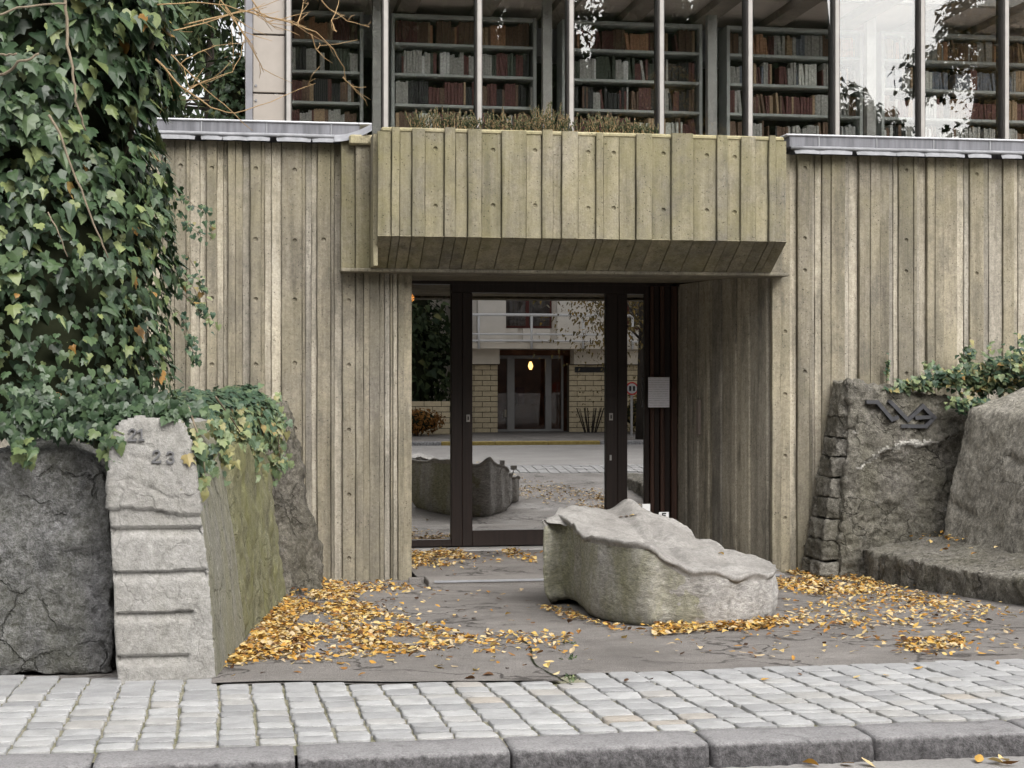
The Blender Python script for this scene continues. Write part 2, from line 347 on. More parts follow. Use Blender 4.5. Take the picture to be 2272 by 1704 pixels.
c = n.mix(n.ramp(a, ((.3, 0), (.7, 1))), (.19, .18, .168), (.31, .298, .283)); c = n.mix(1, c, n.ramp(fi, ((.3, .8), (.7, 1.2))), 'MULTIPLY'); c = n.mix(1, c, n.ramp(n.noise(26, 6, .78), ((.32, .68), (.5, 1), (.68, 1.25))), 'MULTIPLY')
n.bump(n.math('ADD', n.noise(22, 6, .7), n.math('MULTIPLY', fi, .4)), .55, .014); M['bench_top'] = n.done(c, .7, .4)
# plants
IVY = ((0, (.016, .033, .016)), (.3, (.032, .061, .029)), (.6, (.058, .098, .043)), (.8, (.083, .127, .053)), (.9, (.135, .17, .066)), (.97, (.22, .26, .10)), (1, (.3, .16, .04)))
M['ivy'] = leafmat('ivy_leaf', IVY, False, .4, .45); M['ivy_s'] = leafmat('ivy_leaf_mass', IVY, True, .4, .45)
IVY2 = ((0, (.025, .055, .034)), (.4, (.05, .09, .05)), (.7, (.10, .145, .07)), (.93, (.22, .26, .12)), (1, (.32, .18, .06)))
M['ivy2'] = leafmat('young_ivy_leaf', IVY2, False, .45, .4); M['ivy2_s'] = leafmat('young_ivy_mass', IVY2, True, .45, .4)
FALL = ((0, (.045, .024, .014)), (.16, (.12, .058, .024)), (.32, (.29, .135, .03)), (.47, (.45, .24, .04)), (.62, (.54, .38, .12)), (.8, (.58, .46, .26)), (1, (.42, .33, .22)))
M['fall'] = leafmat('fallen_leaf', FALL, False, .6, .3, .1); M['fall_s'] = leafmat('fallen_leaf_mass', FALL, True, .6, .3, .1)
M['vine'] = plain('vine_bark', (.20, .165, .12), .85, .3, 20, .2, .3)
M['twig'] = plain('orange_brown_twig', (.30, .20, .10), .7, .3, 12, .3, .2)
M['bark'] = plain('bark', (.045, .038, .032), .9, .4, 8, .2, .5, 0, (1, 1, .3))
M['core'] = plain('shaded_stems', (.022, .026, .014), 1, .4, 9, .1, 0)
HEA = ((0, (.05, .07, .04)), (.45, (.11, .135, .075)), (.72, (.2, .18, .115)), (.9, (.38, .25, .2)), (1, (.55, .48, .3)))
M['heather'] = leafmat('heather', HEA, True, .8, .2, .1)
CON = ((0, (.018, .032, .014)), (.5, (.035, .055, .02)), (.85, (.065, .085, .03)), (1, (.11, .11, .035)))
M['conifer'] = leafmat('conifer_needles', CON, True, .7, .3, .1)
OCH = ((0, (.08, .065, .022)), (.5, (.16, .12, .04)), (.8, (.24, .16, .045)), (1, (.33, .2, .05)))
M['ochre'] = leafmat('autumn_crown', OCH, True, .6, .3, .2)
ORB = ((0, (.14, .06, .015)), (.6, (.26, .12, .03)), (1, (.4, .2, .05))); M['rust'] = leafmat('rust_foliage', ORB, True, .7, .2, .15)
SHR = ((0, (.03, .04, .015)), (.5, (.07, .085, .03)), (.85, (.14, .14, .05)), (1, (.3, .25, .07))); M['shrub'] = leafmat('shrub_leaves', SHR, True, .6, .3, .15)

# ------------------------------------------------------------------ leaf clouds
def basis(nrm, tip):
    nrm = Vector(nrm).normalized(); tip = Vector(tip); tip = (tip - nrm * tip.dot(nrm))
    if tip.length < 1e-4: tip = nrm.orthogonal()
    tip.normalize(); s = tip.cross(nrm)
    return Matrix((s, tip, nrm)).transposed()
def shape(pts, ctr, zf):
    v = [(x, y, zf(x, y)) for x, y in pts] + [(ctr[0], ctr[1], zf(*ctr) + .03)]
    k = len(pts); return np.array(v), [(k, i, (i + 1) % k) for i in range(k)]
IVYP = [(0,.02),(.2,-.14),(.42,-.04),(.5,.2),(.33,.33),(.36,.6),(.17,.62),(0,1.0),(-.17,.62),(-.36,.6),(-.33,.33),(-.5,.2),(-.42,-.04),(-.2,-.14)]
IVYS = [shape(IVYP, (0,.3), lambda x,y: .05-.28*abs(x)*.8-.1*(y-.3)**2), shape([(x*.9,y) for x,y in IVYP], (0,.3), lambda x,y: .12*x*x*3-.15*(y-.3)**2), shape([(x*1.1+.05*y,y*.92) for x,y in IVYP], (0,.3), lambda x,y: -.25*x*x+.12*(y-.4))]
HRT = [(0,.03),(.2,-.1),(.38,.0),(.44,.2),(.36,.45),(.18,.72),(0,.98),(-.18,.72),(-.36,.45),(-.44,.2),(-.38,.0),(-.2,-.1)]
TRI = [(0,.02),(.22,-.12),(.46,.12),(.26,.34),(.16,.62),(0,1.05),(-.16,.62),(-.26,.34),(-.46,.12),(-.22,-.12)]
IVYS += [shape(HRT, (0,.3), lambda x,y: .2*x*x-.2*(y-.4)**2), shape(TRI, (0,.3), lambda x,y: -.3*abs(x)+.1*y), shape([(x*1.05+.04*math.sin(y*9),y*.85) for x,y in IVYP], (0,.3), lambda x,y: .35*x*x+.25*(y-.4)**2)]
FP = [(0,-.5),(.17,-.36),(.3,-.1),(.27,.14),(.14,.36),(0,.58),(-.14,.36),(-.27,.14),(-.3,-.1),(-.17,-.36)]
FALLS = [shape(FP, (0,0), lambda x,y: .9*x*x+.28*y*y), shape([(x*.85,y) for x,y in FP], (0,0), lambda x,y: -.5*x*x+.5*y*y*y+.06), shape([(x*1.15,y*.9) for x,y in FP], (0,0), lambda x,y: .6*abs(x)+.1*y), shape(FP, (0,0), lambda x,y: .5*x*y+.25*x*x), shape([(x*.6,y) for x,y in FP],(0,0), lambda x,y: 1.6*x*x-.3*y*y)]
SMALL = [(np.array([(-.3,0,0),(.3,0,0),(.18,.6,.08),(0,1,.0),(-.18,.6,.08)]), [(0,1,2),(0,2,4),(4,2,3)])]
NEED = [(np.array([(-.09,0,0),(.09,0,0),(.06,1,.0),(-.06,1,0)]), [(0,1,2,3)])]
def cloud(name, items, shapes, mat, parent=None, rs=0):
    """items: (pos, 3x3 basis, scale, tint) joined into one mesh"""
    rr = random.Random(rs); V = []; Fc = []; T = []; n0 = 0
    for pos, b, s, t in items:
        sv, sf = shapes[rr.randrange(len(shapes))]
        V.append(sv @ (np.array(b).T * s) + np.array(pos)); Fc += [tuple(n0 + i for i in f) for f in sf]
        T += [t] * len(sv); n0 += len(sv)
    V = np.concatenate(V); me = bpy.data.meshes.new(name); me.from_pydata(V.tolist(), [], Fc)
    at_ = me.attributes.new('tint', 'FLOAT', 'POINT'); at_.data.foreach_set('value', T)
    me.materials.append(mat); me.update()
    return link(name, me, parent)
def shape_meshes(name, shapes, mat):
    return [mesh(name, s[0].tolist(), s[1], mat) for s in shapes]
def lm(loc, b, s):                             # matrix of one leaf object
    m = b.to_4x4(); m = Matrix.Translation(loc) @ m @ Matrix.Scale(s, 4); return m
def rv(r): 
    while True:
        v = Vector((r.uniform(-1,1), r.uniform(-1,1), r.uniform(-1,1)))
        if .05 < v.length < 1: return v.normalized()
def leafobj(name, me, m, parent):
    o = bpy.data.objects.new(name, me); COL.objects.link(o)
    if parent is not None:
        o.parent = parent; o.matrix_parent_inverse = Matrix.Translation(-parent.location)
    l, q, s = m.decompose(); o.location = l; o.rotation_euler = q.to_euler(); o.scale = s
    return o
# ================================================================== GROUND
RG = random.Random(11)
def wob(x, y): return .008 * noise.noise(Vector((x * .8, y * .8, 3))) + .004 * noise.noise(Vector((x * 3, y * 3, 9)))
b = MB(); b.grid([[(x, y, -.45) for x in (-200, 200)] for y in (-200, 200)]); struct(b.build('ground', M['road']))
b = MB(); b.grid([[(x, y, .03 + .0 * x) for x in (-30, 0, 30)] for y in (-4.3, 0, 5.98)]); struct(b.build('road', M['road']))
def seam(y): return 1.45 + .05 * math.sin(y * 3) + .03 * (y - 7.2)
def pedge(x): return 7.62 - .28 * (x + .12) / 1.57 + .012 * math.sin(x * 7)
def back_edge(x):
    if x < -.13: return 7.75 - .38 * (x + .13)
    if x < 1.48: return pedge(x) - .005
    return 7.56 + .02 * x
b = MB(); rows = []
for j in range(71):
    row = []
    for i in range(118):
        x = -4.5 + .12 * i; y0 = back_edge(x) - .012; y = y0 + (14.1 - y0) * j / 70; row.append((x, y, gz(y) + wob(x, y) - .004))
    rows.append(row)
b.grid(rows); struct(b.build('forecourt', M['asphalt'], smooth=True))
# older asphalt patch left of the seam
rows = []
for j in range(24):
    t = j / 23; row = []
    for i in range(30):
        u = i / 29; x0, x1 = -.13, 1.47; x = x0 + (x1 - x0) * u; y0 = pedge(x) ; y1 = 9.3 + .1 * math.sin(x * 3); y = y0 + (y1 - y0) * t
        if i == 29: x = seam(y)
        row.append((x, y, gz(y) + wob(x, y) + .006))
    rows.append(row)
b = MB(); b.grid(rows); struct(b.build('asphalt_patch', M['asphalt'], smooth=True))
b = MB(); rows = []
for j in range(40):
    y = 7.22 + 2.0 * j / 39; xs0 = seam(y); wv = .005 + .005 * noise.noise(Vector((0, y * 6, 2))); dx = .012 * noise.noise(Vector((3, y * 5, 1))); rows.append([(xs0 - wv + dx, y, gz(y) + wob(xs0, y) + .0095), (xs0 + wv + dx, y, gz(y) + wob(xs0, y) + .0085)])
b.grid(rows); struct(b.build('asphalt_seam', M['core']))
# pavement bed, setts
pav = MB(); pav.grid([[(x, y, gz(y) - .012) for x in [-4.5 + .25 * i for i in range(49)]] for y in [6.0 + .2 * j for j in range(13)]])
pav = struct(pav.build('pavement', M['joint']))
def sett_mesh(k):
    r = random.Random(100 + k); o = []
    base = [(-.5,-.36),(-.4,-.5),(.38,-.5),(.5,-.38),(.5,.36),(.39,.5),(-.4,.5),(-.5,.38)]
    base = [(x + r.uniform(-.035,.035), y + r.uniform(-.035,.035)) for x, y in base]
    v = []
    for z, s in ((-.04, .99), (-.004, 1.0), (-.0008, .975), (.0006, .9)):
        for x, y in base: v.append((x * s, y * s, z + r.uniform(-.0007, .0007)))
    v.append((0, 0, .0012)); f = []
    for a in range(3):
        for i in range(8): f.append((a*8+i, a*8+(i+1)%8, a*8+8+(i+1)%8, a*8+8+i))
    for i in range(8): f.append((24+i, 24+(i+1)%8, 32))
    return mesh('sett', v, f, M['sett'], True)
SM = [sett_mesh(k) for k in range(8)]
spare = MB(); setts = []; ce = [-3.6]; re_ = [6.15]
while ce[-1] < 6.4: ce.append(ce[-1] + RG.uniform(.140, .165))
while re_[-1] < 9.2: re_.append(re_[-1] + RG.choice((.105, .12, .13, .14, .155)))
def rowy(c, r):                                # row joints run on across the columns, wandering a little
    return re_[r] + (0 if r == 0 else .03 * noise.noise(Vector((c * .45, r * .8, 3))) + .028 * noise.noise(Vector((c * 1.9, r * 1.3, 8))))
def colx(c, y): return ce[c] + (-.03 - .016 * (ce[c] - 1)) * (y - 7) + .014 * noise.noise(Vector((c * .8, y * 1.4, 1)))
for c in range(len(ce) - 1):
    for r in range(len(re_) - 1):
        y0, y1 = rowy(c, r), rowy(c, r + 1); yc = (y0 + y1) / 2; x0, x1 = colx(c, yc), colx(c + 1, yc); xx = (x0 + x1) / 2; end = back_edge(xx)
        if y0 > end - .05: break
        if y1 > end: y1 = end; yc = (y0 + y1) / 2
        sc_ = (x1 - x0 - RG.uniform(.006, .014), y1 - y0 - RG.uniform(.004, .010), 1)
        rot = (RG.uniform(-.018, .018) - .022, RG.uniform(-.02, .02), RG.uniform(-.05, .05)); loc = (xx, yc, gz(yc) + RG.uniform(-.003, .004))
        vis = -1.3 - .12 * (yc - 6) < xx < 3.1 + .47 * (yc - 6)
        setts.append(((0 if vis else 100) + yc, loc, rot, sc_))
setts.sort(key=lambda q: q[0])
for _, loc, rot, sc_ in setts[:300]: link('sett', SM[RG.randrange(8)], pav, loc, rot, sc_)
for _, loc, rot, sc_ in setts[300:]:
    n0 = len(spare.v); me = SM[RG.randrange(8)]; mt = Matrix.LocRotScale(Vector(loc), Matrix.Rotation(rot[2], 3, 'Z').to_euler(), Vector(sc_))
    spare.v += [tuple(mt @ q.co) for q in me.vertices]; spare.f += [tuple(n0 + i for i in p.vertices) for p in me.polygons]
stuff(spare.build('outer_setts', M['sett'], pav))
# kerb stones
kerb = thing('kerb', (1, 6.05, .03), 'rough granite kerb along the cobbled pavement edge', 'kerb'); del kerb['category']; del kerb['label']; struct(kerb)
jx = [wx(p, 6.05) for p in (210, 655, 1120, 1551, 1905)]
sp = .80; xs = [jx[0] - sp * k for k in (4, 3, 2, 1)] + jx + [jx[-1] + sp * k for k in (.8, 1.8, 2.8, 3.8)]
for k, (a, c) in enumerate(zip(xs, xs[1:])):
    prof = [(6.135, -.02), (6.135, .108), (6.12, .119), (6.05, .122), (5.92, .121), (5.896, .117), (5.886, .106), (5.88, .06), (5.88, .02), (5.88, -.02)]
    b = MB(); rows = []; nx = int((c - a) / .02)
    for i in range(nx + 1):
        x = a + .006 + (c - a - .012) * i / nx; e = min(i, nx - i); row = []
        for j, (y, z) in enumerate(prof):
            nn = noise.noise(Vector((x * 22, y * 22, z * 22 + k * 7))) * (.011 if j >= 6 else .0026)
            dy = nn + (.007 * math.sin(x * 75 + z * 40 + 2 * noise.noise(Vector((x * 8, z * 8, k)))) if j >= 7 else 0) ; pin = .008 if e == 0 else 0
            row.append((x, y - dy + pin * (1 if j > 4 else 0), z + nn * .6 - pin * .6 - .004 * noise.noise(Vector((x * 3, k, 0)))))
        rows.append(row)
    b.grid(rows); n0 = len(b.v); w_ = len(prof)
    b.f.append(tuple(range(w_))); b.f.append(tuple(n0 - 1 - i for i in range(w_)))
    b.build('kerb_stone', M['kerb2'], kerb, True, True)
# entrance platform with a low step
b = MB(); px0, px1 = wx(950, 13.35), 4.62
b.v += []; b.grid([[(x, y, -.168 + .004 * noise.noise(Vector((x * 3, y * 3, 0)))) for x in [1.45 + (4.6 - 1.45) * i / 20 for i in range(21)]] for y in [13.62 + .12 * j for j in range(20)]])
struct(b.build('entrance_floor', M['asphalt'], smooth=True))
b = MB(); b.box((px0, 13.34, -.3), (4.55, 13.62, -.166), .008); struct(b.build('entrance_step', M['patch']))
b = MB(); b.box((1.38, 13.605, -.3), (px0 - .001, 13.64, -.172), .006); struct(b.build('entrance_floor_edge', M['patch']))
b = MB(); b.box((px0 + .05, 13.332, -.185), (4.5, 13.345, -.168)); o = b.build('step_edge', M['zinc_seam'], None); struct(o)
# opposite side of the street (seen in the door glass)
b = MB(); b.grid([[(x, y, .10) for x in (-30, 30)] for y in (-12, -4.45)]); struct(b.build('opposite_pavement', M['asphalt']))
ok = thing('opposite_kerb', (8, -4.4, .03), None, None); struct(ok)
for k in range(30):
    x = -10 + k * 1.2; b = MB(); b.box((x, -4.46, -.05), (x + 1.19, -4.3, .115), .015)
    b.build('kerb_stone', M['yellow'] if (k // 3) % 2 == 0 else M['kerb'], ok)

# ================================================================== LIBRARY BUILDING
lib = thing('library_building', (3, 14, -.22), 'concrete library with board-marked base wall and glazed upper floor', 'building')
def rib(name, x0, x1, z0, z1, yf, yb, parent, mat, holes=(), hx=None, rs=0, top_slope=0):
    """vertical board-marked strip with chamfered edges and real tie holes"""
    r = random.Random(rs); c = min(.0045, (x1 - x0) * .2); hx = hx if hx is not None else (x0 + x1) / 2
    hr = .020; hs = sorted(h for h in holes if z0 + .05 < h < z1 - .05); half = min(.036, (x1 - x0) / 2 - c - .004); hr = min(hr, half * .75)
    rows = [z0]; z = z0 + .3
    hb = []
    for h in hs: hb += [(h - half, h + half)]
    zs = set([z0, z1])
    for a, b_ in hb: zs |= {a, b_}
    while z < z1 - .15:
        if not any(a - .05 < z < b_ + .05 for a, b_ in hb): zs.add(z)
        z += .3
    zs = sorted(zs); v = []; f = []
    jit = []
    for z in zs:
        h_near = any(abs(z - a) < 1e-6 or abs(z - b_) < 1e-6 for a, b_ in hb)
        j0, j1 = (0, 0) if h_near else (r.uniform(-.003, .003), r.uniform(-.003, .003))
        jit.append((j0, j1)); n0 = len(v)
        v += [(x0 + j0, yb, z), (x0 + j0, yf + c, z), (x0 + c + j0, yf, z), (x1 - c + j1, yf, z), (x1 + j1, yf + c, z), (x1 + j1, yb, z)]
    for i in range(len(zs) - 1):
        a = i * 6; b_ = a + 6
        for k in (0, 1, 3, 4): f.append((a + k, a + k + 1, b_ + k + 1, b_ + k))
        hole = next((h for h, (p, q) in zip(hs, hb) if abs(p - zs[i]) < 1e-6 and abs(q - zs[i + 1]) < 1e-6), None)
        if hole is None: f.append((a + 2, a + 3, b_ + 3, b_ + 2))
        else:
            hxx = min(max(hx, x0 + c + half + .003), x1 - c - half - .003); n0 = len(v); K = 12
            for k in range(K):
                an = 2 * math.pi * (k + .5) / K; cs, sn = math.cos(an), math.sin(an); m = max(abs(cs), abs(sn))
                v.append((hxx + half * cs / m, yf, hole + half * sn / m))
            for rad, dep in ((hr, 0), (hr * .86, .007), (hr * .6, .014)):
                for k in range(K):
                    an = 2 * math.pi * (k + .5) / K; v.append((hxx + rad * math.cos(an), yf + dep, hole + rad * math.sin(an)))
            v.append((hxx, yf + .015, hole))
            for rg in range(3):
                for k in range(K):
                    p = n0 + rg * K; f.append((p + k, p + (k + 1) % K, p + K + (k + 1) % K, p + K + k))
            for k in range(K): f.append((n0 + 3 * K + k, n0 + 3 * K + (k + 1) % K, n0 + 4 * K))
            cor = len(v); v += [(hxx - half, yf, zs[i]), (hxx + half, yf, zs[i]), (hxx + half, yf, zs[i+1]), (hxx - half, yf, zs[i+1])]
            f.append((a + 2, cor, cor + 3, b_ + 2)); f.append((cor + 1, a + 3, b_ + 3, cor + 2))
    L = len(zs) - 1
    f.append((0, 1, 2, 3, 4, 5)); f.append(tuple(L * 6 + k for k in (5, 4, 3, 2, 1, 0)))
    me = mesh(name, v, f, mat)
    bm_ = bmesh.new(); bm_.from_mesh(me); bmesh.ops.recalc_face_normals(bm_, faces=bm_.faces); bm_.to_mesh(me); bm_.free()
    return link(name, me, parent)
# --- left wall
ZT = 3.45
def hz(px, py, Y): return at(px, py, Y).z
wl = MB(); wl.box((-4.2, 13.86, -.5), (1.43, 14.15, 3.44)); wl = wl.build('left_wall', M['conc'], lib)
LP = [-620, -580, -552, -505, -480, -440, -402, -372, -330, -305, -262, -230, -190, -160, -118, -88, -45, -20, 25, 52, 92, 118, 150, 190, 225, 262, 300, 330, 360, 387, 421, 458, 481, 506, 538, 555, 587, 625, 678, 704, 742, 760, 789, 820, 842]
RECL = {(421,458),(481,506),(538,555),(587,625),(678,704),(742,760),(330,360),(262,300),(190,225),(118,150),(52,92),(-20,25),(-88,-45),(-160,-118),(-230,-190),(-305,-262),(-372,-330),(-440,-402),(-505,-480),(-580,-552)}
HL = {(387,421):(406,[368]), (458,481):(471,[373,531,662,809]), (555,587):(570,[374,531,664,809]), (625,678):(654,[377,534,665,806,951]), (704,742):(718,[532]), (760,789):(774,[667,811,954,1098,1239])}
def split(ps, rec, holes):
    out = []
    for a, c in zip(ps, ps[1:]):
        out.append((a, c, (a, c)))
        if (a, c) not in rec and c - a > 27 and (a, c) not in holes: f = a + (c - a) * (.38 + .3 * ((a * 7) % 5) / 5); out[-1:] = [(a, f, (a, c)), (f, c, (a, c))]
        elif (a, c) in rec and c - a > 19: f = a + (c - a) * (.3 + .4 * ((a * 3) % 4) / 4); out[-1:] = [(a, f, (a, c)), (f, c, (a, c))]
        elif (a, c) in holes and c - a > 31: f = c - 8; out[-1:] = [(a, f, (a, c)), (f, c, None)]
    return out
for k, (a, c, key) in enumerate(split(LP, RECL, HL)):
    rec = key in RECL; yf = (13.836 if rec else 13.802) + .007 * ((k * 7) % 3 - 1)
    hx_, hp = HL.get(key, (0, []))
    rib('concrete_rib', wx(a, 13.8) + .001, wx(c, 13.8) - .0006, -.35, ZT if a < 760 else 2.41, yf, 13.862, wl, M['conc_light'] if rec else M['conc'], [hz(hx_, p, yf) for p in hp], wx(hx_, yf) if hp else None, k)
FP_ = [842, 853, 866, 872, 883, 897]
for k, (a, c) in enumerate(zip(FP_, FP_[1:])):
    rib('concrete_rib', wx(a, 13.8) + .003, wx(c, 13.8) - .002, -.35, 2.42, 13.815 + .015 * (k % 2), 13.862, wl, M['conc_light'] if k % 2 else M['conc'], rs=50 + k)
# --- right wall
wr = MB(); wr.box((4.64, 13.86, -.5), (9.5, 14.15, 3.44)); wr = wr.build('right_wall', M['conc'], lib)
RP = [1713, 1732, 1754, 1770, 1804, 1825, 1876, 1907, 1931, 1974, 1995, 2036, 2058, 2075, 2125, 2153, 2184, 2227, 2252, 2285, 2320, 2345, 2390, 2430, 2460, 2500, 2528, 2570, 2598, 2640, 2676, 2705, 2750]
RECR = {(1754,1770),(1804,1825),(1876,1907),(1974,1995),(2036,2058),(2125,2153),(2184,2227),(2252,2285),(2320,2345),(2390,2430),(2460,2500),(2528,2570),(2598,2640),(2676,2705)}
HR = {(1732,1754):(1742,[736,875,1012,1150]), (1770,1804):(1787,[373,529,600,825,1214]), (1995,2036):(2011,[378,533,602,829]), (2153,2184):(2167,[387,607])}
for k, (a, c, key) in enumerate(split(RP, RECR, HR)):
    rec = key in RECR; yf = (13.836 if rec else 13.802) + .007 * ((k * 5) % 3 - 1)
    hx_, hp = HR.get(key, (0, []))
    rib('concrete_rib', wx(a, 13.8) + .001, wx(c, 13.8) - .0006, -.35, ZT if a >= 1754 else 2.41 if a < 1732 else ZT, yf, 13.862, wr, M['conc_light'] if rec else M['conc'], [hz(hx_, p, yf) for p in hp], wx(hx_, yf) if hp else None, 80 + k)
# --- jambs of the recessed entrance
jr = MB(); jr.prism([(4.66, 13.87, -.4), (5.1, 13.87, -.4), (5.1, 16.0, -.4), (4.36, 16.0, -.4)], (0, 0, 2.9)); jr = jr.build('right_jamb', M['conc'], lib, False, True)
def jamb_y(px):
    lo, hi = 13.7, 16.2
    for _ in range(40):
        y = (lo + hi) / 2; xj = 4.615 - (y - 13.8) * (.30 / 2.13)
        if wx(px, y) > xj: hi = y
        else: lo = y
    return y
JP = [1505, 1515, 1527, 1538, 1553, 1567, 1578, 1586, 1605, 1629, 1638, 1649, 1668, 1687, 1708]
for k, (a, c) in enumerate(zip(JP, JP[1:])):
    ya, yb = jamb_y(a), jamb_y(c); d = .012 + .016 * (k % 2)
    pa = Vector((4.615 - (ya - 13.8) * .1408, ya - .003, 0)); pc = Vector((4.615 - (yb - 13.8) * .1408, yb + .003, 0))
    b = MB(); q = .006
    z0 = -.3
    b.prism([(pa.x + .05, pa.y, z0), (pa.x - d + q, pa.y, z0), (pa.x - d, pa.y - q, z0), (pc.x - d, pc.y + q, z0), (pc.x - d + q, pc.y, z0), (pc.x + .05, pc.y, z0)], (0, 0, 2.72))
    b.build('concrete_rib', M['conc_light'], jr, False, True)
y_s = jamb_y(1553); b = MB(); b.box((4.615 - (y_s - 13.8) * .1408 - .032, y_s - .05, hz(1553, 965, y_s)), (4.62 - (y_s - 13.8) * .1408, y_s + .05, hz(1553, 886, y_s)), .006)
o = b.build('letter_slot', M['beam'], lib)
jl = MB(); jl.prism([(1.30, 13.87, -.4), (1.40, 13.87, -.4), (1.56, 16.0, -.4), (1.30, 16.0, -.4)], (0, 0, 2.9)); jl.build('left_jamb', M['conc'], lib, False, True)
# --- canopy
cx0, cx1 = wx(838, 13.2), wx(1747, 13.2)
cn = MB(); pf = [(13.27, 3.47), (13.27, 2.64), (13.68, 2.42), (14.2, 2.42), (14.2, 3.47)]
cn.prism([(cx0 + .02, y, z) for y, z in pf], (cx1 - cx0 - .04, 0, 0)); cn = cn.build('canopy', M['conc_moss'], lib, False, True)
CPX = [838, 869, 887, 914, 943, 986, 1011, 1038, 1069, 1113, 1168, 1203, 1227, 1247, 1283, 1323, 1339, 1375, 1412, 1447, 1490, 1539, 1591, 1615, 1644, 1677, 1706, 1722, 1747]
PROUD = {869, 914, 986, 1038, 1113, 1203, 1247, 1323, 1412, 1490, 1591, 1644, 1706}
HC = {943:(966,330,457), 1069:(1094,333,456), 1168:(1187,334,456), 1283:(1305,338,462), 1339:(1377,340,462), 1447:(1472,341,466), 1539:(1568,345,467), 1615:(1630,349,471)}
def canopy_rib(x0, x1, zt, yf, mat, holes, hx, rs):
    o = rib('concrete_rib', x0, x1, 2.63, zt, yf, 13.28, cn, mat, holes, hx, rs)
    b = MB(); d = 13.2 - yf; c = .006                    # the sloping under-board continues the strip
    z0 = 2.63
    ys_ = 13.197 if yf < 13.2 else 13.206
    pr = [(ys_, z0), (ys_ + .43, z0 - .235), (ys_ + .48, z0 - .21), (ys_ + .06, z0 + .02)]
    c = .001; b.prism([(x0 + c, y, z - .0005) for y, z in pr], (x1 - x0 - 2 * c, 0, 0)); b.build('soffit_board', mat, cn, False, True)
for k, (a, c) in enumerate(zip(CPX, CPX[1:])):
    pd = a in PROUD; yf = 13.197 if pd else 13.224
    hc = HC.get(a); hl = [hz(hc[0], hc[1], yf), hz(hc[0], hc[2], yf)] if hc else []
    canopy_rib(wx(a, 13.2) + .002, wx(c, 13.2) - .002, 3.50 + .008 * (k % 3) if pd else 3.475, yf, M['conc_moss'], hl, wx(hc[0], yf) if hc else None, 200 + k)
b = MB(); b.box((cx0 + .03, 13.215, 3.47), (cx1 - .02, 13.75, 3.51), .012); b.box((cx0 - .2, 13.6, 3.42), (cx0 + .4, 13.85, 3.5), .012); b.build('canopy_rim', M['conc_top'], cn)
# hanging boards left of the canopy and the ledge below
for k, (a, c) in enumerate(((757, 789), (789, 821))):
    rib('concrete_rib', wx(a, 13.7), wx(c, 13.7) - .004, 2.395, 3.46 + .03 * k, 13.70 - .05 * k, 13.87, cn, M['conc_moss'], rs=300 + k)
rib('concrete_rib', wx(821, 13.7) - .002, cx0 + .015, 2.40, 3.47, 13.34, 13.87, cn, M['conc_moss'], rs=310)
b = MB(); b.box((wx(757, 13.6), 13.62, 2.368), (wx(1753, 13.6), 13.95, 2.398), .006); b.build('ledge', M['conc'], lib)
b = MB(); b.prism([(1.38, 13.8, 2.392), (1.38, 16.0, 2.44), (1.38, 16.0, 2.6), (1.38, 13.8, 2.6)], (3.3, 0, 0)); b.build('soffit', M['conc'], lib, False, True)
b = MB(); xp = wx(833, 13.36); b.tube([(xp, 13.38, 2.40), (xp, 13.38, 2.80)], .012, 8); b.tube([(xp, 13.38, 2.80), (xp, 13.36, 2.83)], .02, 8); b.build('conduit', M['zinc'], lib, True)
# --- zinc coping with dressed apron
cp = MB(); cp.box((-4.2, 13.72, 3.505), (wx(798, 13.72), 14.3, 3.60)); cp.box((wx(1752, 13.72), 13.72, 3.505), (9.5, 14.3, 3.60)); cp.box((-4.2, 13.87, 3.44), (wx(760, 13.87), 14.1, 3.505)); cp.box((wx(1760, 13.87), 13.87, 3.44), (9.5, 14.1, 3.505)); cp.box((wx(1440, 13.9), 13.9, 3.5), (wx(1752, 13.9) + .05, 14.3, 3.598))
cp = cp.build('coping', M['zinc'], lib)
def cedge(x0, x1, z0, z1, y): b = MB(); b.box((x0, y, z0), (x1, 14.32, z1), .006); b.build('coping_edge', M['zinc_light'], cp)
cedge(-4.2, wx(826, 13.70), 3.598, 3.615, 13.705); cedge(wx(1745, 13.70), 9.5, 3.598, 3.615, 13.705); cedge(wx(1400, 13.88), wx(1770, 13.88), 3.598, 3.612, 13.88)
for x in [-3.5 + .53 * k for k in range(26)]:
    if wx(800, 13.64) < x < wx(1760, 13.64): continue
    b = MB(); b.box((x, 13.713, 3.507), (x + .009, 13.722, 3.597)); b.build('seam', M['zinc_seam'], cp)
RA = random.Random(5)
def apron(px):
    for (a, c), rec in px:
        if rec: continue
        x0, x1 = wx(a, 13.75) - .04, wx(c, 13.75) + .04
        b = MB(); yb = 13.80 if rec else 13.735
        rows = []
        for i in range(5):
            x = x0 + (x1 - x0) * i / 4; row = []
            e = math.sin(math.pi * i / 4)
            for j in range(4):
                t = j / 3; s_ = (0 if 0 < i < 4 else .02); y = 13.722 - .04 * t ** .7 + s_ * .6; row.append((x + (-.012 if i == 0 else .012 if i == 4 else 0) * (1 - t), y, 3.512 - .072 * t + .003 * RA.random() * t))
            rows.append(row)
        b.grid(rows); m_ = len(b.v)
        b.v += [(p[0], p[1] + .006, p[2]) for p in b.v]; b.f += [tuple(m_ + i for i in reversed(f)) for f in b.f]
        b.build('apron', M['zinc_apron'], cp, True)
apron([((a, c), (a, c) in RECL) for a, c in zip(LP, LP[1:]) if c <= 760]); apron([((a, c), (a, c) in RECR) for a, c in zip(RP, RP[1:]) if a >= 1754])
for q0, q1 in ((-4.2, wx(742, 13.7)), (wx(1756, 13.7), 9.5)): b = MB(); b.tube([(q0 + (q1 - q0) * i / 12, 13.705, 3.492 + .003 * (i % 2)) for i in range(13)], .017, 8); b.build('apron_roll', M['zinc_apron'], cp, True)
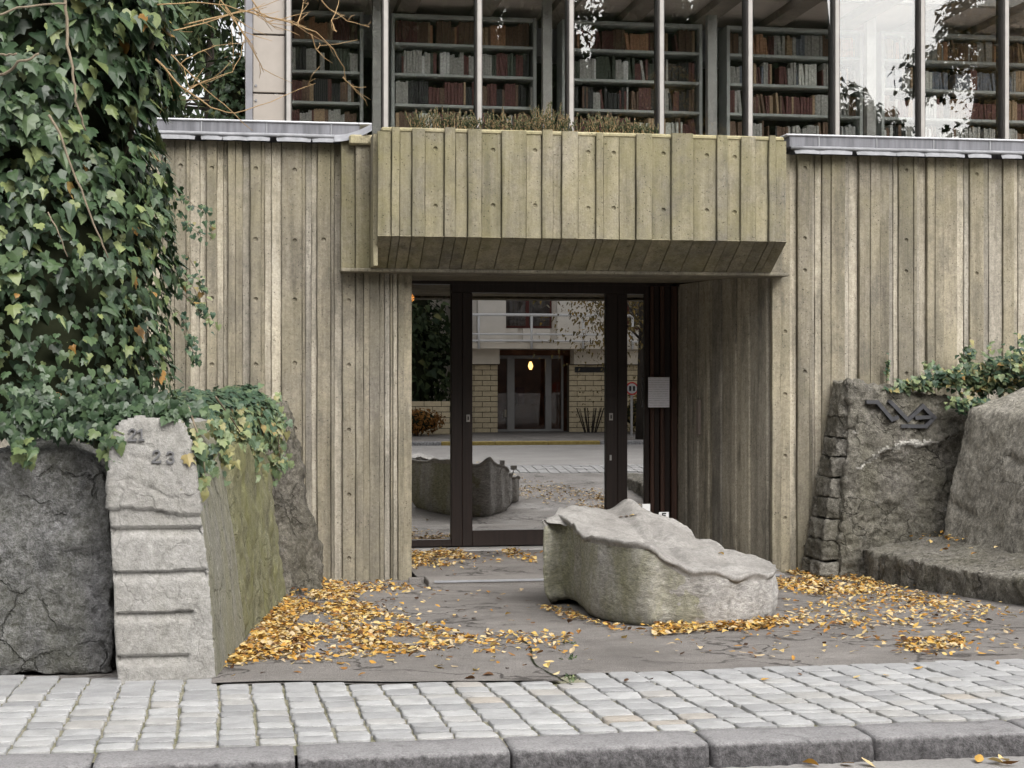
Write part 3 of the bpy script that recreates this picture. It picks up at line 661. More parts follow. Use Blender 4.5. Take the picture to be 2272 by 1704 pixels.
# ramp of the flashing up to the canopy
b = MB(); r0 = []; r1 = []
for i in range(7):
    t = i / 6; x = wx(742, 13.66) + (wx(826, 13.56) - wx(742, 13.66)) * t; z = 3.445 + .085 * t * t; y = 13.655 - .1 * t * t
    r0.append((x, y, z)); r1.append((x, y + .065, 3.51 + .085 * t * t))
b.grid([r0, r1]); m_ = len(b.v); b.v += [(p[0], p[1] + .01, p[2]) for p in b.v]; b.f += [tuple(m_ + i for i in reversed(f)) for f in list(b.f)]; b.build('flashing', M['zinc_apron'], cp, True)

# --- entrance door
door = MB(); zs0, zs1 = -.166, 2.445
door.box((1.50, YD - .06, 2.405), (4.36, YD + .08, 2.46)); door = door.build('door_frame', M['frame'], lib)
def dpart(name, p0, p1, y0, y1, dy0=-.05, dy1=.06, mat='frame', bev=.004):
    b = MB(); b.box((wx(p0, YD), YD + dy0, hz(1200, y1, YD)), (wx(p1, YD), YD + dy1, hz(1200, y0, YD)), bev); return b.build(name, M[mat], door)
dpart('header', 1000, 1430, 624, 651, -.055, .065)
dpart('stile', 1000, 1024, 651, 1208); dpart('stile', 1024.5, 1047, 651, 1208, -.04, .05)
dpart('stile', 1343, 1368, 651, 1208); dpart('stile', 1368.5, 1390, 651, 1208, -.04, .05)
dpart('bottom_rail', 1047, 1343, 1174, 1208, -.04, .05); dpart('bottom_rail', 896, 1000, 1193, 1208, -.04, .05); dpart('bottom_rail', 1390, 1428, 1180, 1208, -.04, .05)
for p0, p1, y0, y1 in ((890, 1001, 622, 1194), (1046, 1344, 650, 1175), (1389, 1429, 640, 1181)):
    b = MB(); b.box((wx(p0, YD), YD, hz(1200, y1, YD)), (wx(p1, YD), YD + .008, hz(1200, y0, YD))); b.build('pane', M['doorglass'], door)
WP = [1428, 1440, 1449, 1462, 1472, 1486, 1500]
for k, (a, c) in enumerate(zip(WP, WP[1:])):
    dpart('timber_board', a + .5, c - .5, 624, 1208, -.03 - .03 * (k % 2), .06, 'panelwood' if k % 2 else 'frame', .006)
for p, y0, y1 in ((1037, 919, 935), (1353, 917, 933)):
    l_ = dpart('lock_plate', p - 4, p + 4, y0, y1, -.058, -.04, 'mull', .001); dpart('keyhole', p - 1.5, p + 1.5, y0 + 4, y1 - 4, -.061, -.05, 'black', 0)
dpart('lock_plate', 1350, 1354, 1010, 1022, -.058, -.04, 'steel', .001)
b = MB(); b.box((1.5, YD - .30, -.20), (4.36, YD - .02, -.160), .006)
sill = b.build('door_sill', M['steel'], lib)
RB = random.Random(3)
b = MB()
for k in range(40): 
    x = wx(1010, YD) + k * .022; b.box((x, YD - .306, -.195), (x + .012, YD - .297, -.168))
b.build('grating', M['zinc_light'], sill)
# vestibule behind the door
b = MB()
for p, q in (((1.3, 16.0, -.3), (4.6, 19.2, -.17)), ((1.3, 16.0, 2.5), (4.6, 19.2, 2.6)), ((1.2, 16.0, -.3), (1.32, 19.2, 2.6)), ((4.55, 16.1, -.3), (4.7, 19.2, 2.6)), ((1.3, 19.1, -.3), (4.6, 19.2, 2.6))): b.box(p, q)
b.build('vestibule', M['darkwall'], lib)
# notice
b = MB(); b.box((wx(1438, 15.8), 15.795, hz(1460, 904, 15.8)), (wx(1485, 15.8), 15.799, hz(1460, 837, 15.8))); o = b.build('notice', M['paper']); setp(o, 'white printed sheet of paper fixed beside the entrance door', 'notice')
lamp = thing('pendant_lamp', (wx(914.5, 16.4), 16.4, 2.30), 'small glowing orange bulb at the top left of the door glass', 'lamp')
b = MB(); b.tube([(lamp.location.x, 16.4, 2.33), (lamp.location.x, 16.4, 2.5)], .004, 5); b.build('cord', M['black'], lamp)
b = MB(); b.tube([(lamp.location.x, 16.4, 2.26), (lamp.location.x, 16.4, 2.275), (lamp.location.x, 16.4, 2.30), (lamp.location.x, 16.4, 2.33)], [.008, .02, .018, .008], 8); b.build('bulb', emit('bulb_glow', (1.0, .42, .1), 6), lamp, True)

# --- glazed upper floor
def ubox(name, mat, p0, p1, parent=lib, bev=0): b = MB(); b.box(p0, p1, bev); return b.build(name, M[mat], parent)
ubox('terrace', 'conc', (-4, 14.1, 3.2), (12, 20, 3.30))
GX0 = wx(545, YG)
win = ubox('window_wall', 'post', (GX0 - .0, YG - .03, 3.3), (GX0 + .062, YG + .14, 6.2))
mx_ = [1.324 + .8738 * k for k in range(-1, 10)]
for k, x in enumerate(mx_):
    if k == 0:
        x = wx(640, YG); 
    m_ = ubox('mullion', 'mull', (x - .019, YG - .05, 3.3), (x + .019, YG - .036, 6.2), win); ubox('mullion_fin', 'mulldark', (x - .030, YG - .034, 3.3), (x + .030, YG + .13, 6.2), win)
xs_ = [wx(640, YG)] + mx_[1:]
for a, c in zip(xs_, xs_[1:]): ubox('pane', 'glass', (a + .02, YG + .02, 3.3), (c - .02, YG + .028, 6.2), win)
pz = [3.3, hz(600, 207, YG), hz(600, 77, YG), 6.2]
for z0, z1 in zip(pz, pz[1:]): ubox('cladding_panel', 'beige', (GX0 + .066, YG + .0, z0 + .008), (wx(632, YG), YG + .06, z1 - .008), win, .004)
for px_s in (568, 637):
    for py_s in (190, 223):
        p = at(px_s, py_s, YG); b = MB(); b.tube([(p.x, YG - .012, p.z), (p.x, YG + .01, p.z)], .011, 8); b.build('screw', M['post'], win)
ubox('end_wall', 'beige', (GX0 + .0, YG + .15, 3.3), (GX0 + .12, 20, 6.2))
ZC = 5.40
YS = 17.05
cl = ubox('ceiling', 'ceil', (GX0, 16.28, ZC), (12, 20, ZC + .08))
for k in range(90):                       # narrow ceiling boards
    y = 16.28 + k * .032
    if y > 18.0: break
    b = MB(); b.box((GX0 + .02, y, ZC - .012), (12, y + .024, ZC + .002)); b.build('ceiling_board', M['ceil'], cl)
for k in range(13):
    x = wx(1700, YS) + (k - 7) * .80
    if x < GX0 + .2: continue
    ubox('ceiling_beam', 'beam', (x, YG + .15, ZC - .10), (x + .2, 17.59, ZC - .013), cl)
ubox('roof', 'zinc', (GX0 - .1, 16.26, 6.2), (12, 20.2, 6.35)); ubox('roof_edge', 'zinc', (GX0 - .1, YG - .1, 6.2), (12, YG + .14, 6.35)); ubox('added_rooflight_upstand', 'mull', (GX0, 16.2, ZC), (12, 16.26, 6.2)); ubox('added_rooflight', 'clear', (GX0, YG + .15, 6.25), (12, 16.25, 6.262))  # roof glazing added out of view to bring sky light onto the bookcases
ubox('back_wall', 'darkwall', (GX0, 18.2, 3.3), (12, 18.35, 6.0))
ubox('grey_bulkhead', 'bluegrey', (GX0, 17.6, ZC - .4), (12, 18.0, ZC - .014)); ubox('bounce_floor', 'palefloor', (GX0 + .1, YG + .14, 3.305), (12, 18.2, 3.34))  # unseen pale floor added to bounce light up to the ceiling
for p in (836, 1213, 1578, 1930, 2290): ubox('column', 'steel', (wx(p - 10, 16.7), 16.65, 3.3), (wx(p + 10, 16.7), 16.75, ZC - .014))
# ================================================================== BOOKCASES AND BOOKS (inside, above the wall)
CASES = [('leftmost', 610, 806), ('second', 868, 1190), ('third', 1247, 1558), ('fourth', 1612, 1914), ('rightmost', 1955, 2330)]
BOOKC = {'dark red': (.12, .03, .025), 'brown': (.14, .07, .035), 'tan': (.33, .2, .085), 'cream': (.6, .54, .4), 'grey': (.28, .27, .25), 'dark green': (.045, .06, .04), 'black': (.025, .024, .026), 'white': (.7, .69, .66), 'orange': (.42, .17, .05), 'blue grey': (.12, .14, .19), 'red': (.5, .04, .03)}
BM = {k: plain('book_' + k.replace(' ', '_'), tuple(min(.75, 1.6 * (.62 * q + .38 * (c[0] + c[1] + c[2]) / 3)) for q in c), .6, .35, 45, .35, .1) for k, c in BOOKC.items()}
bk = MB(); bk.box((-.5, -.5, 0), (.5, .5, 1), .06); BKM = {}
for k in BM: BKM[k] = mesh('book', bk.v, bk.f, BM[k])
PAL = [[('dark red', 4), ('brown', 4), ('tan', 3), ('orange', 2)], [('grey', 4), ('white', 2), ('dark green', 3), ('black', 2), ('dark red', 2)], [('dark red', 3), ('black', 3), ('brown', 3), ('grey', 2), ('tan', 1)], [('brown', 3), ('tan', 2), ('grey', 3), ('cream', 1), ('dark red', 3)], [('black', 3), ('grey', 2), ('dark green', 2), ('brown', 2)]]
PALR = [[('tan', 3), ('orange', 3), ('brown', 3), ('grey', 3), ('dark red', 2), ('blue grey', 1)], [('grey', 3), ('tan', 3), ('dark red', 3), ('blue grey', 2), ('cream', 1)], [('dark red', 4), ('brown', 3), ('tan', 2), ('grey', 2)], [('grey', 3), ('white', 1), ('brown', 2), ('black', 2)], [('grey', 3), ('black', 2), ('brown', 2)]]
ROWN = ['top', 'second', 'third', 'fourth', 'fifth', 'sixth']
RK = random.Random(21); cand = []
for ci, (cn_, p0, p1) in enumerate(CASES):
    x0, x1 = wx(p0, YS), wx(p1, YS); zt = 5.285
    cs = thing('bookcase', ((x0 + x1) / 2, YS + .15, 3.3), '%s grey metal bookcase full of books behind the upper windows' % cn_, 'bookcase', 'bookcases in the glazed library')
    def cb(nm, a, c, mt='shelf'): b = MB(); b.box(a, c, .003); b.build(nm, M[mt], cs)
    cb('upright', (x0, YS - .012, 3.3), (x0 + .035, YS + .3, zt)); cb('upright', (x1 - .035, YS - .012, 3.3), (x1, YS + .3, zt))
    cb('top_rail', (x0 + .037, YS - .010, zt - .04), (x1 - .037, YS + .3, zt - .002)); cb('back_panel', (x0 + .037, YS + .28, 3.3), (x1 - .037, YS + .3, zt - .045), 'darkwall')
    rowsz = [zt - .30 - .318 * k for k in range(6)]
    for ri, z in enumerate(rowsz):
        cb('shelf', (x0 + .037, YS - .008, z - .028), (x1 - .037, YS + .275, z))
        pal = (PALR if ci >= 3 else PAL)[min(ri, 4)]; x = x0 + .05; run = 0; hh = .2; ww = .03; kd = 'brown'
        while x < x1 - .07:
            if run <= 0:
                kd = RK.choices([a for a, _ in pal], [c for _, c in pal])[0]; run = RK.choice((1, 1, 2, 3, 6)) ; hh = RK.uniform(.18, .255); ww = RK.uniform(.016, .036)
                if RK.random() < .04: x += RK.uniform(.03, .08)
            run -= 1; wv = ww * RK.uniform(.85, 1.15); hv = hh * RK.uniform(.97, 1.03)
            lean = 0
            if ci >= 2 and RK.random() < .12: lean = -RK.uniform(.06, .16); x += abs(lean) * hv * .5
            dp = RK.uniform(.14, .19)
            cand.append((hv * wv, kd, ci, ri, (x + wv / 2, YS + .035 + RK.uniform(0, .02) + dp / 2, z + .001), lean, (wv - .0015, dp, hv))); x += wv
            if x > x1 - .07: break
cand.sort(key=lambda c: -c[0]); extra = {}
big = [c for c in cand if c[3] < 4 and wx(640, YG) < c[4][0] < wx(2290, YS)]
ind = big[:300]; inds = set(id(c) for c in ind)
for c in ind:
    o = link('book', BKM[c[1]], None, c[4], (0, c[5], 0), c[6])
    setp(o, '%s book on the %s shelf of the %s bookcase' % (c[1], ROWN[c[3]], CASES[c[2]][0]), 'book', '%s books on the %s shelf of the %s bookcase' % (c[1], ROWN[c[3]], CASES[c[2]][0]))
rest = MB(); mi = []; order = list(BM)
for c in cand:
    if id(c) in inds: continue
    mt = Matrix.LocRotScale(Vector(c[4]), Matrix.Rotation(c[5], 3, 'Y').to_euler(), Vector(c[6])); n0 = len(rest.v)
    rest.v += [tuple(mt @ Vector(q)) for q in bk.v]; rest.f += [tuple(n0 + i for i in f) for f in bk.f]; mi += [order.index(c[1])] * len(bk.f)
o = mo('shelved_books', rest.v, rest.f, [BM[k] for k in order], None, False, mi); setp(o, 'rows of thin old books filling the remaining shelf space', 'books', None, 'stuff')

# ================================================================== ROCKS
from mathutils.bvhtree import BVHTree
def remesh(pts, voxel, faces=None):
    bm_ = bmesh.new()
    if faces is None:
        for p in pts: bm_.verts.new(p)
        r = bmesh.ops.convex_hull(bm_, input=bm_.verts)
        bmesh.ops.delete(bm_, geom=[g for g in r['geom_interior'] if isinstance(g, bmesh.types.BMVert)], context='VERTS')
    else:
        vs_ = [bm_.verts.new(p) for p in pts]
        for f in faces: bm_.faces.new([vs_[i] for i in f])
    bmesh.ops.recalc_face_normals(bm_, faces=bm_.faces)
    me = bpy.data.meshes.new('tmp'); bm_.to_mesh(me); bm_.free()
    o = bpy.data.objects.new('tmp', me); COL.objects.link(o)
    md = o.modifiers.new('r', 'REMESH'); md.mode = 'VOXEL'; md.voxel_size = voxel
    dg = bpy.context.evaluated_depsgraph_get(); ev = o.evaluated_get(dg); m2 = bpy.data.meshes.new_from_object(ev)
    bpy.data.objects.remove(o); bpy.data.meshes.remove(me); return m2
def rock(name, pts, mats, voxel=.03, amp=.03, fr=2.2, amp2=.012, fr2=9, parent=None, fn=None, seed=0, matfn=None, smooth=True):
    me = remesh(pts, voxel); me.name = name
    nor = [v.normal.copy() for v in me.vertices]; so_ = Vector((seed * 3.1, seed * 1.7, seed))
    for v, nn in zip(me.vertices, nor):
        p = v.co + so_
        d = amp * noise.noise(p * fr) + amp2 * 1.3 * noise.fractal(p * fr2 * .6, .55, 2.2, 5) + amp2 * (abs(noise.noise(p * fr2 * .5)) - .3)
        if fn: d += fn(v.co, nn)
        v.co += nn * d
    me.materials.clear()
    for m in (mats if isinstance(mats, list) else [mats]): me.materials.append(m)
    me.polygons.foreach_set('use_smooth', [smooth] * len(me.polygons))
    me.update()
    if matfn: me.polygons.foreach_set('material_index', [matfn(p.center, p.normal) for p in me.polygons])
    return link(name, me, parent)
def P(px, py, Y): return tuple(at(px, py, Y))
# dark rock at the left edge
pts = [P(x, y, 8.12 + (1474 - y) / 490 * .12) for x, y in ((-190,1500),(252,1500),(250,1380),(247,1210),(243,1095),(232,1048),(202,1010),(150,988),(90,985),(0,1012),(-190,1030))]
pts += [(p[0] + .05, 9.6, p[2] * .95) for p in pts]
o = rock('boulder', pts, M['rock_dark'], .02, .03, 2.4, .026, 9, seed=1); setp(o, 'dark rough boulder with rounded top at the left edge of the photo', 'boulder')
pts = [(-3.3, 8.2, -.1), (-1.62, 8.28, -.1), (-1.66, 8.36, 1.0), (-2.1, 8.42, 1.22), (-3.1, 8.4, 1.05), (-3.4, 9.7, -.1), (-1.6, 9.7, -.1), (-1.7, 9.6, 1.1), (-3.2, 9.6, 1.1)]
o = rock('boulder', pts, M['rock_dark'], .03, .04, 2.2, .026, 9, seed=9); setp(o, 'second dark boulder under the outer side of the tall ivy', 'boulder')
# number stone
GZS = [hz(350, y, 7.8) for y in (1176, 1272, 1362, 1457)]
GX = [(hz(350, 1176, 7.8), 250, 450), (hz(350, 1272, 7.8), 250, 462), (hz(350, 1362, 7.8), 250, 430), (hz(350, 1457, 7.8), 268, 420)]
def groove(co, nn):
    d = 0
    if nn.y < -.5:
        for z, pa, pb in GX:
            if wx(pa - 12, 7.8) < co.x < wx(pb, 7.8):
                t = co.z - z - .005 * noise.noise(Vector((co.x * 7, z * 9, 0)))
                if 0 <= t < .009: d -= .026
                elif -.045 < t < 0: d -= .026 * (1 + t / .045)
        # fractured step under the smooth panel with the numerals
        zl = hz(350, 1138, 7.8) + .02 * math.sin(co.x * 9) + .012 * noise.noise(co * 13)
        if co.z > zl: d += .022
        # cracks
        for (x0, y0), (x1, y1) in CRK:
            a = Vector((x0, y0)); e = Vector((x1, y1)) - a; q = Vector((co.x, co.z)) - a; t = max(0, min(1, q.dot(e) / e.dot(e))); dist = (q - e * t).length
            dist += .006 * noise.noise(co * 40)
            if dist < .007: d -= .009 * (1 - max(0, dist) / .007)
    return d
crk = [((376,1042),(412,1100)), ((316,1075),(378,1108)), ((340,1045),(316,1075)), ((378,1108),(420,1104)), ((284,1012),(330,1022)), ((285,976),(340,996)), ((395,1010),(435,1020)), ((330,1022),(362,1040))]
CRK = [(tuple(at(*a, 7.85).xz), tuple(at(*c, 7.85).xz)) for a, c in crk]
fr_ = [(262,1475),(479,1500),(471,1390),(462,1260),(448,1160),(434,1050),(426,990),(402,938),(382,932),(300,930),(264,942),(250,1000),(241,1070),(246,1200),(252,1300),(258,1400)]
pts = [P(x, y, 7.79 + (1490 - y) / 560 * .12) for x, y in fr_] + [(P(262, 1475, 7.79)[0], 7.79, -.05), (P(481, 1500, 7.78)[0], 7.78, -.05)]
pts += [(p[0] + .10 + .03 * (1.2 - p[2]), p[1] + 1.55, p[2] * .98) for p in pts]
ns = thing('number_stone', (-.35, 8.4, .08), 'pale split stone block bearing the numerals 21 and 23', 'boulder')
rock('stone', pts, [M['rock_pale'], M['rock_side']], .0095, .008, 1.8, .0026, 14, ns, groove, 2, lambda c, n_: 1 if n_.x > .6 and c.x > wx(415, 7.8) - .05 else 0)
# mossy flank slab
pts = [(.02, 9.42, -.1), (.36, 12.75, -.3), (wx(514, 9.6), 9.6, 1.10), (wx(590, 12.4), 12.4, 1.0), (-.9, 9.42, -.1), (-.9, 12.75, -.3), (-.9, 9.6, 1.15), (-.9, 12.4, 1.0), (wx(520, 9.5) , 9.45, .6)]
o = rock('mossy_slab', pts, M['rock_moss'], .03, .03, 2.0, .02, 7, seed=3); setp(o, 'long slab green with moss leaning between number stone and concrete wall', 'boulder')
# dark wedge against the wall
pts = [(wx(640, 13.3), 13.3, 1.30), (wx(655, 13.2), 13.15, 1.0), (wx(690, 13.2), 13.15, .35), (wx(722, 13.2), 13.15, -.3), (wx(645, 12.7), 12.75, -.3), (-.3, 12.6, -.3), (-.3, 12.8, 1.2), (-.3, 13.76, 1.3), (wx(640, 13.7), 13.76, 1.32), (wx(724, 13.7), 13.76, -.3), (-.3, 13.76, -.3)]
o = rock('wedge_rock', pts, M['rock_wedge'], .028, .045, 2.6, .035, 6, seed=4); setp(o, 'dark jagged rock wedged against the concrete wall behind the mossy slab', 'boulder')
# right: rock with emblem, drilled edge blocks
er = thing('emblem_rock', (5.4, 13.5, -.22), 'dark brown rock with a raised metal emblem against the right wall', 'boulder')
L1 = [tuple(at(1890, 1035, 13.4).xz), tuple(at(1960, 1000, 13.4).xz), tuple(at(2000, 985, 13.4).xz), tuple(at(2040, 992, 13.4).xz), tuple(at(2130, 962, 13.4).xz)]
def ldist(co):
    for (x0, z0), (x1, z1) in zip(L1, L1[1:]):
        if x0 <= co.x <= x1: return co.z - (z0 + (z1 - z0) * (co.x - x0) / (x1 - x0))
    return 1
def ridge(co, nn):
    d = ldist(co) + .015 * noise.noise(co * 14)
    if nn.y > -.4 or abs(d) > .9: return 0
    return .026 * math.exp(-(d / .045) ** 2) - (.03 if d < 0 else 0)
pts = [P(1888,848,13.42), P(2160,892,13.42), P(2170,1300,13.22), P(1862,1300,13.2), P(1876,1060,13.3)]
pts += [(p[0], 13.77, p[2]) for p in pts]
rock('rock_face', pts, [M['rock_dbrown'], M['rock_vein']], .018, .03, 2.4, .026, 11, er, ridge, 5, lambda c, n_: 1 if (n_.y < -.2 and -.012 < ldist(c) + .05 * noise.noise(c * 7) - .02 * noise.noise(c * 23) < .034 - .05 * abs(c.x - L1[2][0] + .08)) else 0)
LB = [780 + .3618 * y for y in (180, 400, 530, 650, 775, 900, 1030, 1165, 1290, 1385)]
def lx(y): return 1872 - (y - 845) * (54 / 417.0)
def rx_(y): return 1893 - (y - 850) * (30 / 430.0)
for k, (y0, y1) in enumerate(zip(LB, LB[1:])):
    y0 += 1; y1 -= 1
    pts = [P(lx(y0), y0, 13.50 - k * .02), P(rx_(y0), y0, 13.42 - k * .02), P(rx_(y1), y1, 13.40 - k * .02), P(lx(y1), y1, 13.48 - k * .02)]; pts += [(p[0], 13.765, p[2]) for p in pts]
    rock('stone_block', pts, M['rock_dbrown'] if k % 2 else M['rock_brown'], .014, .016, 6, .014, 14, er, None, 30 + k)
# big right rock, low seat stone
pts = [(5.80, 13.02, .1), (5.92, 9.2, .02), (wx(2145, 13.05), 13.05, 1.22), (6.75, 12.8, 1.52), (6.7, 9.3, 1.35), (6.35, 9.2, 1.1), (7.8, 9.2, 1.3), (7.8, 13.1, 1.6), (7.8, 9.2, -.3), (7.8, 13.2, -.3), (5.83, 13.05, -.2), (5.95, 9.2, -.3)]
def scar(co, nn):
    d = 0
    for (x0, y0), (x1, y1) in SC:
        a = Vector((x0, y0)); e = Vector((x1, y1)) - a; q = Vector((co.y, co.z)) - a; t = max(0, min(1, q.dot(e) / e.dot(e))); dist = (q - e * t).length
        if dist < .05: d -= .03 * (1 - dist / .05)
    return d
SC = [((12.2, .86), (11.6, .74)), ((12.9, .42), (12.6, .36))]
o = rock('leaning_boulder', pts, M['rock_brown2'], .03, .022, 1.6, .012, 8, None, scar, 6); setp(o, 'large sloping grey-brown boulder at the right edge behind the low seat stone', 'boulder')
pts = [(5.2, 13.42, .04), (5.16, 12.02, .06), (5.28, 10.5, .10), (5.35, 9.0, .13), (6.1, 13.3, .17), (6.1, 9.0, .14), (5.2, 13.42, -.35), (5.16, 12.0, -.35), (5.28, 10.5, -.3), (5.35, 9.0, -.3), (6.1, 13.4, -.35), (6.1, 9, -.3)]
def chip(co, nn): return (.02 * math.sin(co.y * 17 + 2 * noise.noise(co * 4)) if nn.x < -.5 else 0)
o = rock('seat_stone', pts, M['rock_brown'], .02, .012, 2.4, .016, 9, None, chip, 7); setp(o, 'low dark step-like stone slab with leaves in front of the sloping boulder', 'stone slab')
# numerals and emblem
bpy.context.view_layer.update()
st_ = next(c for c in ns.children); stb = BVHTree.FromPolygons([v.co.copy() for v in st_.data.vertices], [tuple(p.vertices) for p in st_.data.polygons])
def facey(px, py):
    h = stb.ray_cast(Vector((0, 0, EYE)), Vector(ray(px, py))); return (h[0].y if h[0] else 7.9) - .014
def strokes(name, lines, Y, wd, depth, mat, parent, yoff=0.0, slope=0):
    b = MB()
    for ln in lines:
        pts_ = [at(x, y, Y) for x, y in ln]
        for i, (p, q) in enumerate(zip(pts_, pts_[1:])):
            d = Vector((q.x - p.x, 0, q.z - p.z)); L = d.length; d.normalize(); s = Vector((-d.z, 0, d.x)) * wd / 2; e = d * wd * .38; z_ = -.0007 * (i % 3)
            c = [p - e + s, q + e + s, q + e - s, p - e - s]
            c = [Vector((v.x, Y + yoff + z_, v.z)) for v in c]; b.prism(c, (0, depth, 0))
    return b.build(name, M[mat], parent, False, True)
def two(x, y, s): return [[(x - 7*s, y - 7*s), (x - 6*s, y - 11*s), (x - 2*s, y - 14*s), (x + 3*s, y - 14*s), (x + 6.5*s, y - 11*s), (x + 7*s, y - 7*s), (x + 4*s, y - 2*s), (x - 2*s, y + 4*s), (x - 9*s, y + 10*s)], [(x - 9*s, y + 11.5*s), (x + 8.5*s, y + 11.5*s), (x + 9*s, y + 8.5*s)]]
def three(x, y, s): return [[(x - 7*s, y - 9*s), (x - 5*s, y - 13*s), (x, y - 14*s), (x + 5.5*s, y - 12*s), (x + 7*s, y - 8*s), (x + 5*s, y - 4*s), (x, y - 1.5*s)], [(x, y - 1.5*s), (x + 6*s, y + 1*s), (x + 8*s, y + 5*s), (x + 6*s, y + 10*s), (x, y + 12*s), (x - 6*s, y + 11*s), (x - 8*s, y + 7*s)]]
erb = er.children[0]; erb = BVHTree.FromPolygons([v.co.copy() for v in erb.data.vertices], [tuple(p.vertices) for p in erb.data.polygons])
Y3_ = min(h[0].y for h in (erb.ray_cast(Vector((0, 0, EYE)), Vector(ray(1935 + 10 * i, y))) for i in range(14) for y in (895, 915, 940)) if h[0]) - .012
Y1_, Y2_ = facey(362, 1016), facey(300, 966)
strokes('numeral', two(347, 1014, 1.0), Y1_, .0085, .04, 'numeral', ns); strokes('numeral', three(378, 1016, .95), Y1_, .0085, .04, 'numeral', ns)
strokes('numeral', two(293, 966, .95), Y2_, .0085, .04, 'numeral', ns); strokes('numeral', [[(306, 958), (314, 953), (314, 976)], [(309, 976), (319, 976)]], Y2_, .0085, .04, 'numeral', ns)
E_ = lambda pts_: [(1512 + .3436 * x, 566 + .3436 * y) for x, y in pts_]
strokes('emblem', [E_(((1205, 948), (1268, 950), (1362, 1062), (1395, 1050))), E_(((1352, 948), (1466, 1066), (1562, 975), (1636, 1050), (1580, 1106), (1428, 1104))), E_(((1520, 1050), (1628, 1046)))], Y3_, .032, .09, 'bronze', er)

# ================================================================== SCULPTED STONE SEAT
ctl = []
for (bx_, by_), (tx_, ty_), lift in (((1204,1342),(1208,1154),.05), ((1240,1340),(1245,1142),.045), ((1267,1349),(1280,1163),.03), ((1302,1370),(1335,1186),.01), ((1375,1385),(1389,1198),0), ((1440,1391),(1437,1206),0), ((1475,1390),(1475,1236),0), ((1530,1390),(1530,1266),-.02), ((1584,1390),(1584,1262),-.02), ((1633,1386),(1633,1273),-.02), ((1700,1376),(1700,1271),-.02), ((1719,1370),(1719,1262),-.02)):
    g = gp(bx_, by_); ctl.append((g.x, g.y, hz(tx_, ty_, g.y), g.z + lift))
for px_b, py_b, yy in ((1716,1249,10.75), (1665,1229,11.05), (1622,1224,11.2), (1580,1202,11.5), (1549,1197,11.6), (1530,1171,11.8), (1486,1147,12.0), (1443,1134,12.15), (1394,1112,12.35), (1345,1131,12.4), (1290,1124,12.35), (1245,1130,12.0), (1212,1150,11.5)):
    p = at(px_b, py_b, yy); ctl.append((p.x, p.y, p.z, gz(yy) - .01))
def cat(c, K):
    out = []; n_ = len(c)
    for i in range(n_):
        p0, p1, p2, p3 = (np.array(c[(i + j - 1) % n_]) for j in range(4))
        for k in range(K):
            t = k / K; out.append(.5 * (2*p1 + (p2-p0)*t + (2*p0-5*p1+4*p2-p3)*t*t + (3*p1-p0-3*p2+p3)*t**3))
    return out
ring = cat(ctl, 7); cxy = np.mean([r_[:2] for r_ in ring], axis=0); zc_ = .36
b = MB(); rows = []; NR = len(ring); midx = []
def bring(sc_, zf, lip=0):
    r = []
    for q in ring:
        d = q[:2] - cxy; L = np.linalg.norm(d); p = cxy + d * (1 + lip / L) * sc_
        r.append((p[0], p[1], zf(q, p)))
    rows.append(r)
NS = 22
for j in range(NS + 1):
    t = j / NS
    def zf(q, p, t=t): return q[3] + (q[2] - .045 - q[3]) * t
    bring(1, zf, -.016 - (.04 * math.exp(-t * 12)))
nside = len(rows) - 1
bring(1, lambda q, p: q[2] - .036, -.006); bring(1, lambda q, p: q[2] - .024, .006); bring(1, lambda q, p: q[2] - .008, .008); bring(1, lambda q, p: q[2] + .002, -.008)
for s_ in (.96, .92, .88, .84, .8, .76, .71, .66, .6, .54, .48, .42, .36, .3, .24, .18, .1):
    bring(s_, lambda q, p, s_=s_: zc_ + (q[2] - zc_) * (s_ ** 1.15) - .02 * (1 - s_) + (.05 * noise.noise(Vector((p[0] * 3, p[1] * 3, 0))) + .02 * noise.noise(Vector((p[0] * 8, p[1] * 8, 4)))) * (1 - s_ ** 4) - .012 * math.sin(min(1, (1 - s_) * 6) * math.pi))
for j, r in enumerate(rows):
    for i, p in enumerate(r):
        v = Vector(p)
        if j > nside: v += Vector((0, 0, .030 * noise.fractal(v * 3.2, .7, 2.1, 5) + (.014 * round(2.2 * noise.noise(v * 4.1 + Vector((7, 0, 0)))) / 2.2 if j > nside + 5 else 0)))
        if nside < j < nside + 4:
            d = Vector((p[0] - cxy[0], p[1] - cxy[1], 0)).normalized(); v += d * -.008 + d * (.005 * noise.noise(Vector((v.x * 5, v.y * 5, 2))) + .006 * noise.noise(Vector((v.x * 14, v.y * 14, 2))))
        if j <= nside:
            t = j / NS; d = Vector((p[0] - cxy[0], p[1] - cxy[1], 0)).normalized(); e = math.sin(math.pi * min(1, t))
            fold = .045 * noise.noise(Vector((v.x * 4.2, v.y * 4.2, v.z * .7))) + .016 * noise.noise(Vector((v.x * 11, v.y * 11, v.z * 2.2))) + .010 * noise.noise(v * 19)
            v += d * fold * (.35 + .65 * e)
        b.v.append(tuple(v))
bmi = []
for j in range(len(rows) - 1):
    for i in range(NR):
        b.f.append((j*NR + i, j*NR + (i+1) % NR, (j+1)*NR + (i+1) % NR, (j+1)*NR + i)); bmi.append(0 if j < nside else 1)
b.v.append((cxy[0], cxy[1], zc_ - .02)); 
for i in range(NR): b.f.append(((len(rows)-1)*NR + i, (len(rows)-1)*NR + (i+1) % NR, len(b.v) - 1)); bmi.append(1)
b.f.append(tuple(reversed(range(NR)))); bmi.append(0)
bme = mesh('stone_seat', b.v, b.f, [M['bench'], M['bench_top']], True, bmi)
bm_ = bmesh.new(); bm_.from_mesh(bme); bmesh.ops.recalc_face_normals(bm_, faces=bm_.faces); bm_.to_mesh(bme); bm_.free()
